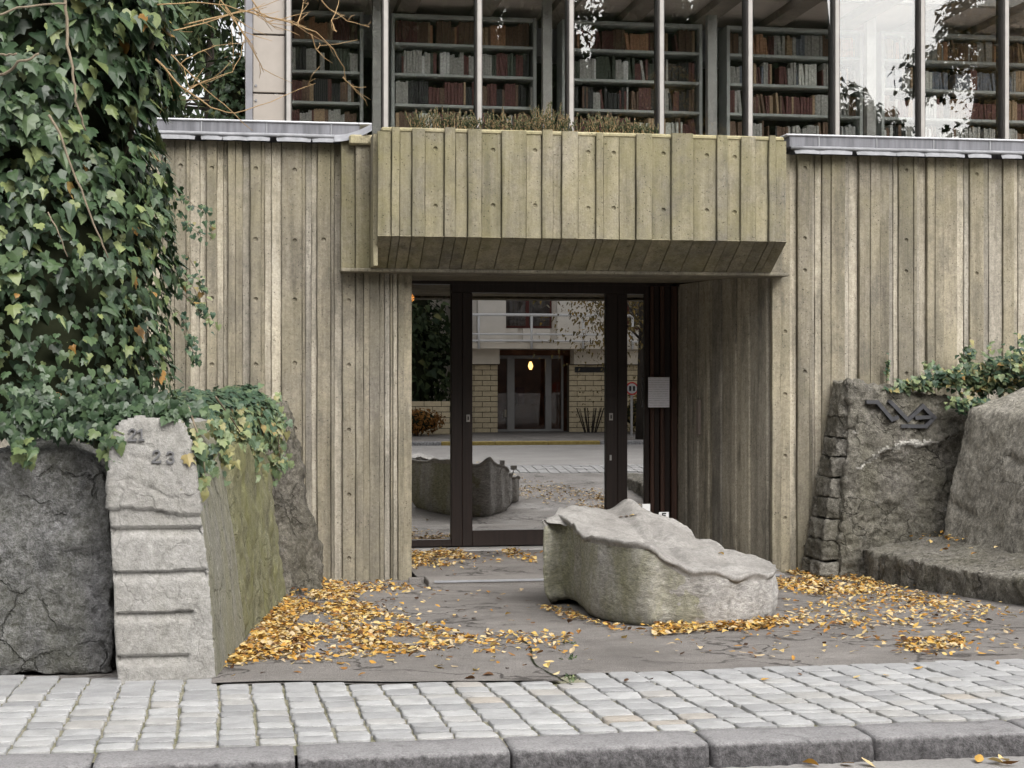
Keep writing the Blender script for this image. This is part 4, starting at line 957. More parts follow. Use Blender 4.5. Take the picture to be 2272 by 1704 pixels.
seat = link('stone_seat', bme); setp(seat, 'grey sculpted stone seat with wrinkled sides and wavy rim before the door', 'stone seat')
from mathutils.bvhtree import BVHTree
seat_bvh = BVHTree.FromPolygons([v.co.copy() for v in bme.vertices], [tuple(p.vertices) for p in bme.polygons])
# two small plates standing behind it
for px_c, py_c, w_, h_, lab, letter in ((1434, 1126, 18, 16, 'small blank white plate pegged behind the stone seat', False), (1473, 1143, 23, 14, 'small white plate with dark letter pegged behind the stone seat', True)):
    yy = 12.38; c = at(px_c, py_c, yy); s_ = 12.4 / FPX
    sg = thing('marker_plate', (c.x, yy, c.z - .1), lab, 'marker', 'marker plates behind the seat')
    b = MB(); b.box((c.x - w_ * s_ / 2, yy, c.z - h_ * s_ * .6), (c.x + w_ * s_ / 2, yy + .006, c.z + h_ * s_ / 2)); b.build('plate', M['white'], sg)
    b = MB(); b.tube([(c.x, yy - .14, c.z - .13), (c.x, yy + .012, c.z - .02)], .006, 6); b.build('stake', M['steel'], sg)
    if letter: strokes('letter', [[(1470, 1149), (1470, 1139), (1477, 1139)], [(1470, 1144), (1476, 1144)]], yy, .009, .004, 'black', sg, -.004)
# ================================================================== IVY
RI = random.Random(77)
ivy_me = shape_meshes('leaf', IVYS, M['ivy']); ivy2_me = shape_meshes('leaf', IVYS, M['ivy2'])
def scatter(plant, items, meshes, smat, nmax, near):
    """items (pos, basis, size, tint); the nmax that show largest become leaf objects, the rest one mass"""
    items.sort(key=lambda i: -i[2] / max(1, (Vector(i[0]) - Vector((0, 0, EYE))).length) * near(i))
    for p, bs, s, t in items[:nmax]: leafobj('leaf', meshes[RI.randrange(len(meshes))], lm(Vector(p), bs, s), plant)
    if items[nmax:]: stuff(cloud('foliage', items[nmax:], IVYS, smat, plant, 5))
CI = Vector((wx(-25, 9.35), 9.35, 0)); RYI = 1.0
prof_px = [(-260, 300), (-100, 380), (0, 408), (100, 405), (200, 382), (280, 352), (340, 365), (420, 395), (520, 410), (600, 425), (680, 405), (760, 395), (840, 400), (900, 395), (960, 380)]
prof = [(at(0, y, 9.35).z, wx(x - 12, 9.35) - CI.x) for y, x in prof_px]
def irad(z):
    for (za, ra), (zb, rb) in zip(prof, prof[1:]):
        if zb <= z <= za: return rb + (ra - rb) * (z - zb) / (za - zb)
    return prof[0][1] * max(.2, 1 - (z - prof[0][0])) if z > prof[0][0] else prof[-1][1]
ivy = thing('ivy_plant', (CI.x, CI.y, 1.0), 'tall dense mass of dark green ivy above the left boulders', 'ivy')
zlo, zhi = 1.22, prof[0][0]
rows = []
for j in range(22):
    z = zlo + (zhi - zlo) * j / 21; r = []
    for i in range(33):
        th = 2 * math.pi * i / 32; rr = irad(z) * .80 * (1 + .12 * noise.noise(Vector((math.cos(th) * 2, math.sin(th) * 2, z * 2))))
        r.append((CI.x + rr * math.cos(th), CI.y + rr / irad(zlo) * .9 * math.sin(th), z))
    rows.append(r)
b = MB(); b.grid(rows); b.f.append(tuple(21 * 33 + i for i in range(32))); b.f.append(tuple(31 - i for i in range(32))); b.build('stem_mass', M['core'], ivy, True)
items = []
for k in range(8800):
    th = RI.uniform(-math.pi * 1.02, math.pi * .25); z = RI.uniform(zlo - .02, zhi)
    base = irad(z); cl_ = noise.noise(Vector((math.cos(th) * 2.2, math.sin(th) * 2.2, z * 2.2))) ; cl2 = noise.noise(Vector((math.cos(th) * 6, math.sin(th) * 6, z * 6 + 9)))
    depth = RI.random() ** 1.7 * .24
    rr = base * (1 + .10 * cl_ + .06 * cl2) - depth
    if cl2 < -.4 and depth < .1: continue
    p = Vector((CI.x + rr * math.cos(th), CI.y + rr / base * RYI * (.95) * math.sin(th), z))
    out = Vector((math.cos(th), math.sin(th), .35)).normalized(); nn = (out + rv(RI) * .5).normalized(); tip = Vector((RI.uniform(-.5, .5), RI.uniform(-.3, .1), -1))
    zf_ = (z - zlo) / (zhi - zlo); size = (.055 + .062 * zf_) * RI.choice((.45, .6, .75, .9, 1.0, 1.15, 1.35))
    t = min(.95, max(0, RI.gauss(.46, .24))) ; t = RI.uniform(.9, .97) if RI.random() < .05 - .0 * zf_ + (.04 if zf_ < .45 else 0) else t
    if RI.random() < .006: t = 1.0
    items.append((tuple(p), basis(nn, tip), size, t))
# fringe hanging over the boulders below
for (px_c, py_c, yy, n_, sx, sz) in ((55, 995, 8.03, 26, .035, .07), (0, 950, 8.15, 60, .2, .04), (110, 938, 8.15, 60, .14, .03), (238, 995, 7.92, 30, .035, .06), (255, 965, 7.87, 26, .03, .05), (190, 945, 8.05, 50, .08, .035), (330, 905, 7.95, 80, .14, .03), (400, 915, 7.9, 30, .05, .04), (432, 1000, 7.95, 26, .02, .12), (60, 905, 8.15, 120, .3, .09), (250, 890, 8.12, 150, .25, .08)):
    c = at(px_c, py_c, yy)
    for k in range(n_):
        p = c + Vector((RI.gauss(0, sx * .6), RI.uniform(-.03, .14), RI.gauss(0, sz * .6)))
        nn = (Vector((0, -1, .4)) + rv(RI) * .55).normalized()
        items.append((tuple(p), basis(nn, (RI.uniform(-.5, .5), 0, -1)), RI.uniform(.042, .07), RI.choice((.1, .2, .3, .4, .5, .6)) if py_c < 960 else RI.choice((.3, .45, .6, .75, .85, .9))))
scatter(ivy, items, ivy_me, M['ivy_s'], 298, lambda i: 1 if i[0][1] < CI.y - .2 and -1.35 < i[0][0] < .2 and i[0][2] < 3.5 else .2)
def vine(pl, pts_, r0, r1, mat='vine'):
    pts2 = [Vector(p) for p in pts_]; q = []
    n_ = len(pts2)
    for i in range(n_ - 1):
        for t in (0, .33, .66): q.append(pts2[i].lerp(pts2[i + 1], t) + rv(RI) * .004)
    q.append(pts2[-1]); b = MB(); b.tube(q, [r0 + (r1 - r0) * i / (len(q) - 1) for i in range(len(q))], 6); return b.build('stem', M[mat], pl, True)
vine(ivy, [P(145, -20, 8.28), P(147, 40, 8.28), P(150, 100, 8.27), P(160, 150, 8.25), P(165, 190, 8.25), P(168, 225, 8.25), P(180, 262, 8.27), P(190, 290, 8.3)], .009, .005)
vine(ivy, [P(110, 255, 8.27), P(135, 300, 8.24), P(155, 360, 8.24), P(180, 420, 8.25), P(200, 480, 8.25), P(222, 530, 8.26), P(240, 572, 8.28)], .007, .004)
vine(ivy, [P(-10, 35, 8.2), P(40, 18, 8.2), P(100, 10, 8.22), P(146, 8, 8.27)], .006, .005)
vine(ivy, [P(-10, 172, 8.1), P(20, 158, 8.05), P(40, 138, 8.0), P(68, 130, 8.0), P(86, 119, 8.0)], .007, .006); vine(ivy, [P(-10, 117, 8.1), P(15, 123, 8.05), P(36, 119, 8.0)], .006, .005)
vine(ivy, [P(108, 470, 8.25), P(130, 520, 8.23), P(150, 570, 8.25)], .004, .003)
# ivy creeping over number stone and slab
cr = thing('creeping_ivy', (-.2, 10.8, 1.05), 'paler ivy creeping over the mossy slab toward the concrete wall', 'ivy'); items = []
axis = [Vector((-.55, 8.6, 1.12)), Vector((-.40, 9.8, 1.15)), Vector((-.22, 11.0, 1.18)), Vector((-.02, 12.1, 1.16)), Vector((.0, 12.8, 1.26))]
rad_ = [.24, .26, .27, .27, .2]
def axp(t):
    s = t * (len(axis) - 1); i = min(int(s), len(axis) - 2); return axis[i].lerp(axis[i + 1], s - i), rad_[i] + (rad_[i + 1] - rad_[i]) * (s - i)
rows = []
for j in range(14):
    c, r_ = axp(j / 13); rows.append([(c.x + r_ * .8 * math.cos(2 * math.pi * i / 16), c.y, c.z + r_ * .66 * math.sin(2 * math.pi * i / 16)) for i in range(17)])
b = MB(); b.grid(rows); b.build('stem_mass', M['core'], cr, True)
for k in range(2600):
    t = RI.random(); c, r_ = axp(t); th = RI.uniform(-.9, math.pi * 1.05); bu = 1 + .25 * noise.noise(Vector((c.y * 3, th * 2, 4))); q = RI.uniform(.82, 1.06) * bu
    p = c + Vector((math.cos(th) * r_ * q, RI.uniform(-.1, .1), math.sin(th) * r_ * .85 * q)); out = Vector((math.cos(th), -.35, math.sin(th) + .3))
    pale = th < .6
    items.append((tuple(p), basis((out + rv(RI) * .6).normalized(), (RI.uniform(-.4, .6), -.3, -.9)), RI.uniform(.04, .085), RI.choice((.1, .2, .35, .45, .6, .7)) if not pale else RI.choice((.25, .4, .55, .65, .8, .9, .97))))
for (px_c, py_c, yy, n_, sx, sz) in ((612, 985, 12.5, 70, .05, .16), (600, 930, 12.4, 120, .08, .12), (560, 1000, 11.0, 60, .05, .12), (530, 960, 10.2, 70, .06, .1), (500, 1000, 9.3, 30, .04, .1), (470, 985, 8.6, 40, .05, .12), (450, 1040, 8.1, 25, .03, .1), (432, 985, 7.95, 30, .03, .08), (630, 1020, 12.7, 16, .05, .04)):
    c = at(px_c, py_c, yy)
    for k in range(n_):
        p = c + Vector((RI.gauss(0, sx * .7), RI.uniform(-.08, .08), RI.gauss(0, sz * .7))); nn = (Vector((.3, -1, .3)) + rv(RI) * .6).normalized()
        items.append((tuple(p), basis(nn, (RI.uniform(-.5, .5), 0, -1)), RI.uniform(.04, .07), RI.choice((.5, .7, .8, .9, .95))))
scatter(cr, items, ivy2_me, M['ivy2_s'], 240, lambda i: 1)
for a in ((P(415, 900, 7.95), P(440, 960, 7.9), P(455, 1050, 7.92)), (P(600, 880, 12.4), P(615, 960, 12.4), P(622, 1020, 12.45)), (P(480, 880, 9.0), P(520, 940, 9.8), P(560, 1000, 11.0))): vine(cr, a, .006, .003)
# wisps hanging off the big ivy
ws_ = thing('ivy_wisps', (-.2, 9.3, 1.5), 'thin pale ivy shoots dangling in front of the left concrete wall', 'ivy'); items = []
for a in (((400, 430), (430, 455), (458, 470), (470, 520)), ((415, 560), (435, 600), (455, 640), (462, 705)), ((395, 640), (425, 670), (450, 700), (480, 730)), ((400, 720), (425, 770), (440, 800)), ((405, 480), (430, 510), (468, 530)), ((395, 690), (420, 740), (428, 800)), ((400, 600), (430, 640), (452, 690))):
    pts_ = [P(x, y, 9.2 - .02 * i) for i, (x, y) in enumerate(a)]; vine(ws_, pts_, .003, .0015)
    for i in range(26):
        s = RI.random() * (len(pts_) - 1); k = min(int(s), len(pts_) - 2); p = Vector(pts_[k]).lerp(Vector(pts_[k + 1]), s - k) + rv(RI) * .03
        items.append((tuple(p), basis((Vector((.2, -1, .3)) + rv(RI) * .7).normalized(), (RI.uniform(-.5, .5), 0, -1)), RI.uniform(.018, .042), RI.choice((.6, .75, .85, .92))))
scatter(ws_, items, ivy2_me, M['ivy2_s'], 200, lambda i: 1)
# ivy on the right rock
ri = thing('rock_top_ivy', (5.9, 13.35, 1.3), 'pale ivy clump growing along the top of the right rocks', 'ivy'); items = []
for (px_c, py_c, yy, n_, sx, sz) in ((2040, 850, 13.45, 130, .14, .05), (2110, 838, 13.4, 240, .16, .09), (2180, 840, 13.3, 320, .16, .14), (2240, 820, 13.2, 340, .15, .17), (2300, 800, 13.0, 260, .2, .2), (2140, 895, 13.2, 90, .1, .07), (2180, 905, 13.1, 60, .06, .05), (2146, 795, 13.6, 70, .05, .12), (1969, 815, 13.74, 40, .01, .12), (2060, 810, 13.7, 14, .08, .04), (1985, 862, 13.5, 40, .08, .015)):
    c = at(px_c, py_c, yy)
    for k in range(n_):
        p = c + Vector((RI.gauss(0, sx * .75), RI.uniform(-.12, .06) if sx > .02 else 0, RI.gauss(0, sz * .48))); nn = (Vector((-.1, -.8, .8)) + rv(RI) * .7).normalized()
        items.append((tuple(p), basis(nn, (RI.uniform(-.7, .7), -.3, -.8)), RI.uniform(.035, .075) * (.6 if sx < .02 else 1), RI.choice((.1, .3, .45, .6, .7, .8, .9, .96))))
scatter(ri, items, ivy2_me, M['ivy2_s'], 280, lambda i: 1)
vine(ri, [P(1969, 880, 13.77), P(1967, 830, 13.77), P(1968, 785, 13.77)], .005, .003); vine(ri, [P(2140, 870, 13.6), P(2148, 820, 13.6), P(2140, 780, 13.65)], .006, .003); vine(ri, [P(2040, 850, 13.5), P(2065, 815, 13.7), P(2082, 795, 13.75)], .004, .002)

# ================================================================== BARE SHRUB, HEATHER
sh = thing('bare_shrub', (-.9, 9.6, .8), 'leafless shrub with arching orange-brown twigs at the upper left', 'shrub')
RT = random.Random(9)
BR = [[(300, 95), (360, 75), (430, 58), (500, 35), (560, 22), (650, -10)], [(330, 82), (420, 52), (540, 24), (640, 48), (700, 70), (740, 110), (762, 150), (768, 190)], [(345, 130), (400, 190), (470, 240), (520, 252), (600, 225), (700, 185)], [(480, -10), (520, 40), (560, 110), (585, 160)], [(395, 215), (450, 180), (515, 160), (535, 120), (545, 70)], [(380, 120), (430, 175), (500, 235), (560, 290)], [(700, -10), (735, 22), (770, 45), (820, 60)], [(560, 20), (600, 40), (640, 45), (680, 60)], [(745, 70), (735, 45), (748, 20), (752, -10)], [(660, 60), (668, 30), (675, -10)], [(760, 172), (780, 190), (800, 212)], [(350, 10), (430, 5), (500, 12), (560, 28), (610, 60)], [(400, 140), (440, 115), (480, 100), (540, 96)], [(350, 255), (380, 225), (430, 190), (480, 172)], [(500, 18), (530, 60), (552, 90), (570, 120)], [(690, 75), (700, 110), (712, 100)], [(560, 0), (590, 45), (598, 52)]]
for k, a in enumerate(BR):
    yy = 9.0 + .35 * math.sin(k * 2.1); pts_ = [P(x, y, yy + .05 * i) for i, (x, y) in enumerate(a)]
    vine(sh, pts_, .0055 if k < 3 else .0038, .0015, 'twig').name = 'branch'
    for q in range(4):
        s = RT.random() * (len(pts_) - 1); i = min(int(s), len(pts_) - 2); p = Vector(pts_[i]).lerp(Vector(pts_[i + 1]), s - i); d = (Vector(pts_[i + 1]) - Vector(pts_[i])).normalized()
        e = p + (d + rv(RT) * .8) * RT.uniform(.05, .18); m_ = p.lerp(e, .5) + rv(RT) * .012
        b = MB(); b.tube([p, m_, e], [.0022, .0018, .001], 5); b.build('twig', M['twig'], sh, True)
b = MB(); b.tube([(-1.0, 9.9, .7), (-1.0, 9.8, 1.8), P(300, 260, 9.2), P(320, 150, 9.1), P(345, 80, 9.0)], [.03, .025, .018, .014, .009], 7); b.build('trunk', M['vine'], sh, True)
RH = random.Random(31)
HP = [(935, 26, 255), (975, 30, 250), (1010, 26, 262), (1045, 24, 262), (1100, 30, 258), (1150, 24, 262), (1195, 36, 250), (1225, 40, 246), (1260, 26, 264), (1320, 30, 262), (1355, 28, 264), (1400, 22, 270), (1430, 18, 274)]
HN = ['leftmost', 'second', 'third', 'fourth', 'fifth', 'sixth', 'seventh', 'eighth', 'ninth', 'tenth', 'eleventh', 'twelfth', 'rightmost']
for k, (pxc, hp, py) in enumerate(HP):
    yy = 13.42 + .06 * ((k * 3) % 3 - 1); x0 = wx(pxc, yy); h_ = hp * 13.6 / FPX * 1.7
    ht = thing('heather_plant', (x0, yy, 3.50), '%s of the low heather tufts growing on top of the concrete canopy' % HN[k], 'heather', 'heather tufts on the canopy'); items = []; st = MB()
    for s in range(34):
        an = RH.uniform(0, 6.28); tl = RH.uniform(0, .75); d = Vector((math.cos(an) * tl, math.sin(an) * tl * .7, 1)).normalized(); L = h_ * RH.uniform(.45, 1.1); p0 = Vector((x0 + RH.gauss(0, .055), yy + RH.gauss(0, .04), 3.505))
        st.tube([p0, p0 + d * L * .6, p0 + d * L + Vector((0, 0, .01))], [.002, .0017, .0008], 3)
        for q in range(16):
            t = RH.uniform(.15, 1); p = p0 + d * L * t; dd = (d + rv(RH) * .9).normalized()
            items.append((tuple(p), basis(dd.orthogonal(), dd), RH.uniform(.012, .024), min(1, max(0, .08 + .5 * t * t + RH.gauss(0, .16)))))
    st.build('stems', M['twig'], ht); cloud('foliage', items, SMALL, M['heather'], ht, k)

# ================================================================== FALLEN LEAVES
RL = random.Random(55); fall_me = shape_meshes('fallen_leaf', FALLS, M['fall'])
def flat(r, tilt=.35):
    nn = Vector((r.gauss(0, tilt), r.gauss(0, tilt), 1)).normalized(); a = r.uniform(0, 6.28); return basis(nn, (math.cos(a), math.sin(a), 0))
poly = lambda pts_: [gp(x, y) for x, y in pts_]
def inside(x, y, pg):
    c = False
    for i in range(len(pg)):
        a, d = pg[i], pg[i - 1]
        if (a.y > y) != (d.y > y) and x < (d.x - a.x) * (y - a.y) / (d.y - a.y) + a.x: c = not c
    return c
def on_seat(x, y):
    h = seat_bvh.ray_cast(Vector((x, y, 2)), Vector((0, 0, -1))); return h[0]
singles = []; heap = []
def fill(px_poly, n_, pile, zone, single=False, smin=.035, smax=.062, z=None):
    n_ = int(n_ * (1 if single else 1.9)); pg = poly(px_poly); x0, x1 = min(p.x for p in pg), max(p.x for p in pg); y0, y1 = min(p.y for p in pg), max(p.y for p in pg); k = 0; tries = 0
    while k < n_ and tries < n_ * 40:
        tries += 1; x, y = RL.uniform(x0, x1), RL.uniform(y0, y1)
        if not inside(x, y, pg): continue
        if not single and RL.random() < .2: x += RL.gauss(0, .17); y += RL.gauss(0, .28)
        if on_seat(x, y) or (z is None and y > 13.3 and not (x < 1.35 or x > 4.7)) or x < -.115 + .1 * (y - 7.8): continue
        if not single and noise.noise(Vector((x * 3.2, y * 1.8, 5))) < RL.uniform(-.75, .1) * (1 if pile < .05 else .55): continue
        zz = (gz(y) if z is None else z) + (wob(x, y) if z is None else 0) + .008 + RL.random() ** 2 * pile * .5
        t = min(1, max(0, RL.gauss(.54, .26))); s = RL.uniform(smin, smax) * (1 if single else RL.choice((.5, .7, .85, 1, 1)))
        (singles if single else heap).append(((x, y, zz), flat(RL, .2 if single else .33), s, t, zone)); k += 1
big_left = [(645, 1275), (700, 1280), (760, 1300), (800, 1330), (850, 1360), (1000, 1400), (1080, 1425), (950, 1450), (800, 1465), (640, 1480), (490, 1490), (500, 1465), (560, 1410), (620, 1350)]
fill(big_left, 1500, .05, 'pile'); fill([(490, 1488), (560, 1415), (640, 1300), (670, 1275), (700, 1300), (720, 1400), (640, 1470)], 1500, .07, 'pile')
fill([(700, 1300), (760, 1310), (900, 1400), (830, 1450), (700, 1460)], 420, .03, 'pile')
fill([(1080, 1400), (1270, 1410), (1270, 1450), (1050, 1455)], 130, .02, 'pile'); fill([(730, 1290), (910, 1298), (915, 1312), (740, 1318)], 210, .03, 'pile')
fill([(1450, 1392), (1560, 1382), (1745, 1376), (1750, 1388), (1620, 1400), (1450, 1412)], 620, .06, 'pile'); fill([(1190, 1345), (1260, 1352), (1310, 1378), (1400, 1396), (1380, 1402), (1240, 1368)], 90, .02, 'pile')
fill([(1722, 1272), (1830, 1262), (1900, 1280), (1960, 1300), (1880, 1330), (1722, 1312)], 900, .06, 'pile'); fill([(1900, 1282), (2030, 1312), (2150, 1345), (2272, 1362), (2260, 1372), (2030, 1345), (1890, 1310)], 330, .03, 'pile')
fill([(1850, 1320), (2190, 1350), (2190, 1385), (1800, 1400), (1740, 1370)], 300, .01, 'pile'); fill([(1990, 1425), (2130, 1415), (2150, 1440), (2000, 1460)], 190, .03, 'pile')
# in the entrance
fill([(912, 1228), (1010, 1232), (1060, 1250), (1020, 1265), (940, 1275), (912, 1278)], 520, .05, 'pile', z=-.165); fill([(1095, 1240), (1140, 1228), (1195, 1250), (1190, 1262), (1130, 1250)], 120, .03, 'pile', z=-.165)
# singles on asphalt, pavement, road
fill([(760, 1310), (1190, 1310), (1190, 1400), (900, 1400)], 50, 0, 'between the door step and the leaf pile', True); fill([(560, 1465), (1260, 1455), (1260, 1515), (540, 1500)], 30, 0, 'on the patch of asphalt beside the cobbles', True, .04, .06)
fill([(1440, 1420), (2250, 1395), (2270, 1450), (1450, 1475)], 78, 0, 'on the asphalt right of the stone seat', True, .035, .06); fill([(1740, 1330), (1900, 1340), (2250, 1370), (2260, 1420), (1740, 1420)], 110, 0, 'on the asphalt near the low slab', True)
fill([(1300, 1510), (2250, 1470), (2250, 1500), (1400, 1520)], 7, .0, 'on the cobbled pavement', True, .04, .055); fill([(990, 1285), (1190, 1240), (1190, 1280), (1000, 1290)], 6, 0, 'on the entrance floor', True, .04, .055, -.166)
for (x, y) in ((1800, 1699), (1880, 1697), (1925, 1697), (2172, 1688), (2210, 1694), (2240, 1697), (2225, 1690)):
    d = ray(x, y); t = (.035 - EYE) / d[2]; singles.append(((d[0] * t, d[1] * t, .042), flat(RL, .25), .07, .7, 'in the gutter below the kerb'))
for (x, y) in ((250, 1479), (340, 1484), (420, 1490), (130, 1476)):
    g = gp(x, y); singles.append(((g.x, g.y - .06, g.z + .01), flat(RL, .2), .05, .5, 'at the foot of the left boulders'))
for (x, y) in ((1390, 1147), (1402, 1146), (1378, 1148), (1412, 1144), (1600, 1231)):
    d = Vector(ray(x, y)); h = seat_bvh.ray_cast(Vector((0, 0, EYE)), d)
    if h[0]: singles.append((tuple(h[0] + Vector((0, 0, .008))), flat(RL, .2), .05, .6, 'on top of the stone seat'))
for k in range(34):                                     # on the seat stone at right
    y = RL.uniform(11.2, 13.2); x = RL.uniform(5.35, 5.85) if k < 14 else RL.gauss(5.75, .06); y = y if k < 14 else RL.uniform(12.4, 13.2)
    singles.append(((x, y, .06 + (x - 5.2) * .13 + .035 + RL.uniform(0, .03)), flat(RL, .35), RL.uniform(.04, .06), RL.uniform(.2, .8), 'on the low stone slab at the right'))
for k in range(16):
    p = at(RL.uniform(990, 1470), 280, 13.3); singles.append(((p.x, 13.3 + RL.uniform(-.05, .2), 3.522), flat(RL, .4), RL.uniform(.035, .055), RL.uniform(.3, .9), 'among the heather on the canopy'))
for z in singles[:300]:
    o = leafobj('fallen_leaf', fall_me[RL.randrange(len(fall_me))], lm(Vector(z[0]), z[1], z[2] * .95), None)
    setp(o, 'yellow-brown fallen leaf lying singly %s' % z[4], 'leaf', 'single fallen leaves %s' % z[4])
o = cloud('leaf_litter', [(p, bs, s * .9, t) for p, bs, s, t, _ in heap + singles[300:]], FALLS, M['fall_s']); setp(o, 'drifts of yellow and brown fallen leaves on the forecourt', 'leaves', None, 'stuff')
RW = random.Random(4)
for k, (x, y, w_) in enumerate(((1262, 1425, 'at the far end of the asphalt seam'), (1263, 1460, 'at the middle of the asphalt seam'), (1268, 1505, 'where the asphalt seam meets the cobbles'))):
    g = gp(x, y); items = []
    for q in range(16):
        d = (Vector((0, 0, .6)) + rv(RW) * .9).normalized(); items.append((tuple(g + Vector((RW.gauss(0, .02), RW.gauss(0, .05), .0))), basis(d.orthogonal(), d), RW.uniform(.012, .026), RW.uniform(.5, .9)))
    o = cloud('weed_tuft', items, SMALL, M['ivy2_s'], None, k); setp(o, 'tiny green weed tuft growing ' + w_, 'weed', 'weeds in the paving joints')
# ================================================================== TREES BEHIND THE LIBRARY (upper left)
def tree(name, base, h, r, n_, mat, label, cat='tree', group=None, seed=0, lo=.25, size=.12, shapes=SMALL, droop=0.0, conic=False, clumps=28, tmat='bark', holes=.0, limbs=9, core=False):
    R_ = random.Random(seed); base = Vector(base); t_ = thing(name, base, label, cat, group); b = MB()
    top = base + Vector((0, 0, h * .93)); b.tube([base - Vector((0, 0, .2)), base + Vector((.05, 0, h * .3)), base + Vector((-.03, .04, h * .6)), top], [h * .022, h * .017, h * .011, .012], 8); b.build('trunk', M[tmat], t_, True)
    cl_ = []; lb = MB()
    for k in range(clumps):
        u = R_.random(); z = h * (lo + (1 - lo) * u); rr = r * ((1 - u) * .95 + .08 if conic else math.sin(math.pi * min(.97, .12 + .85 * u)) ** .6); a = R_.uniform(0, 6.28); q = rr * R_.uniform(.35, 1)
        c = base + Vector((math.cos(a) * q, math.sin(a) * q, z)); cl_.append((c, (rr * .3 + r * .1) * R_.uniform(.7, 1.3)))
        if k < limbs * 3:
            s_ = base + Vector((0, 0, z - q * .45 if not conic else z + .1)); m_ = s_.lerp(c, .5) + Vector((0, 0, .1 * q)); lb.tube([s_, m_, c], [.012 + .006 * h * .4, .01 + .003 * h * .4, .006], 5)
    stuff(lb.build('limbs', M[tmat], t_, True)); items = []
    for k in range(n_):
        c, cr_ = cl_[R_.randrange(len(cl_))]; d = rv(R_); q = cr_ * (R_.random() ** .5)
        p = c + Vector((d.x * q, d.y * q, d.z * q * .75 - droop * q)); nn = (d + rv(R_)).normalized(); tip = Vector((d.x, d.y, -.6 - droop * 2)) + rv(R_) * .5
        items.append((tuple(p), basis(nn, tip), size * R_.uniform(.6, 1.4), min(1, max(0, R_.gauss(.45, .22) + d.z * .12))))
    cloud('crown', items, shapes, mat, t_, seed)
    if core: q = MB(); q.tube([base + Vector((0, 0, h * lo)), base + Vector((0, 0, h * (lo + .08))), base + Vector((0, 0, h * .55)), base + Vector((0, 0, h * .9))], [.2, r * .66, r * (.4 if conic else core), .05 if conic else r * .15], 12); q.build('branch_mass', M['core'], t_, True)
    return t_
tree('conifer', (wx(470, 22), 22, 1.5), 6.2, 2.0, 5200, M['conifer'], 'dark drooping conifer behind the parapet left of the glazed library', 'tree', None, 1, .12, .16, NEED + SMALL, .5, True, 60)
tree('conifer', (wx(330, 27), 27, 1.5), 9.5, 2.6, 4200, M['conifer'], 'taller dark conifer farthest back at the upper left', 'tree', None, 2, .1, .22, NEED + SMALL, .4, True, 55)
def bush(name, c, rad, n_, mat, label, size, seed, shapes=SMALL, core=True, stems=0, cat='bush'):
    R_ = random.Random(seed); c = Vector(c); t_ = thing(name, (c.x, c.y, c.z - rad[2]), label, cat); items = []
    if core:
        rows = [[(c.x + rad[0] * .72 * math.sin(math.pi * j / 8) * math.cos(2 * math.pi * i / 14), c.y + rad[1] * .72 * math.sin(math.pi * j / 8) * math.sin(2 * math.pi * i / 14), c.z - rad[2] * .72 * math.cos(math.pi * j / 8)) for i in range(15)] for j in range(9)]
        b = MB(); b.grid(rows); b.build('branch_mass', M['core'], t_, True)
    for k in range(n_):
        d = rv(R_); q = R_.uniform(.7, 1.03) * (1 + .22 * noise.noise(d * 3 + Vector((seed, 0, 0))))
        items.append(((c.x + d.x * rad[0] * q, c.y + d.y * rad[1] * q, c.z + d.z * rad[2] * q), basis((d + rv(R_) * .8).normalized(), rv(R_) - Vector((0, 0, .6))), size * R_.uniform(.6, 1.4), min(1, max(0, R_.gauss(.45, .22)))))
    if stems:
        b = MB()
        for s in range(stems): a = R_.uniform(0, 6.28); b.tube([(c.x + .05 * math.cos(a), c.y + .05 * math.sin(a), c.z - rad[2] * 1.6), (c.x + rad[0] * .5 * math.cos(a), c.y + rad[1] * .5 * math.sin(a), c.z)], [.015, .006], 4)
        stuff(b.build('stems', M['bark'], t_))
    if n_: cloud('leaves', items, shapes, mat, t_, seed)
    return t_
bush('garden_shrub', (wx(480, 17.5), 17.6, 3.75), (.65, .5, .55), 1500, M['shrub'], 'yellowish green shrub behind the parapet left of the beige cladding', .07, 5)
bush('ivy_clad_bush', (wx(535, 16.6) - .1, 16.7, 4.1), (.22, .3, .75), 900, M['ivy_s'], 'narrow leafy column of foliage touching the grey corner post', .06, 6, IVYS)
bush('dark_hedge', (wx(300, 24), 25.5, 3.0), (6.5, 1.2, 2.4), 6500, M['conifer'], 'dark hedge filling the gap below the conifers', .16, 7)

# ================================================================== ACROSS THE STREET (mirrored in the door glass)
def vp(px, py, Yv): p = at(px, py, Yv); return Vector((p.x, 2 * YD - Yv, p.z))    # point whose mirror image in the door shows there
YH = 2 * YD - 43.1; HB = .1
def hx(px): return at(px, 800, 43.1).x
def hzz(py): return EYE + (CY - py) / FPX * (43.1 / ray(1180, 800)[1])
M['stucco'] = plain('cream_stucco', (.78, .71, .6), .85, .08, 3, .2, .1); M['stucco2'] = plain('pale_stucco', (.8, .76, .7), .85, .08, 3, .2, .1)
M['hbrick'] = plain('cream_brick', (.66, .56, .38), .85, .18, 9, .2, .2); M['mortar'] = plain('dark_mortar', (.10, .085, .065), .9, .2, 9, .1, .1)
M['winframe'] = plain('red_brown_frame', (.09, .025, .02), .6, .2, 6, .3, 0); M['curtain'] = plain('grey_curtain', (.13, .115, .11), .9, .5, 2, .1, 0, 0, (14, 14, .3)); M['dframe'] = plain('grey_door_frame', (.33, .32, .31), .5, .1, 6, .4, 0)
M['hall'] = plain('brown_hall', (.14, .065, .035), .8, .4, 3, .2, 0); M['whitepaint'] = plain('white_rail_paint', (.8, .8, .8), .5, .05, 6, .4, 0)
house = thing('apartment_house', (8, YH, HB), 'cream apartment house with curved balcony mirrored in the entrance door glass', 'building')
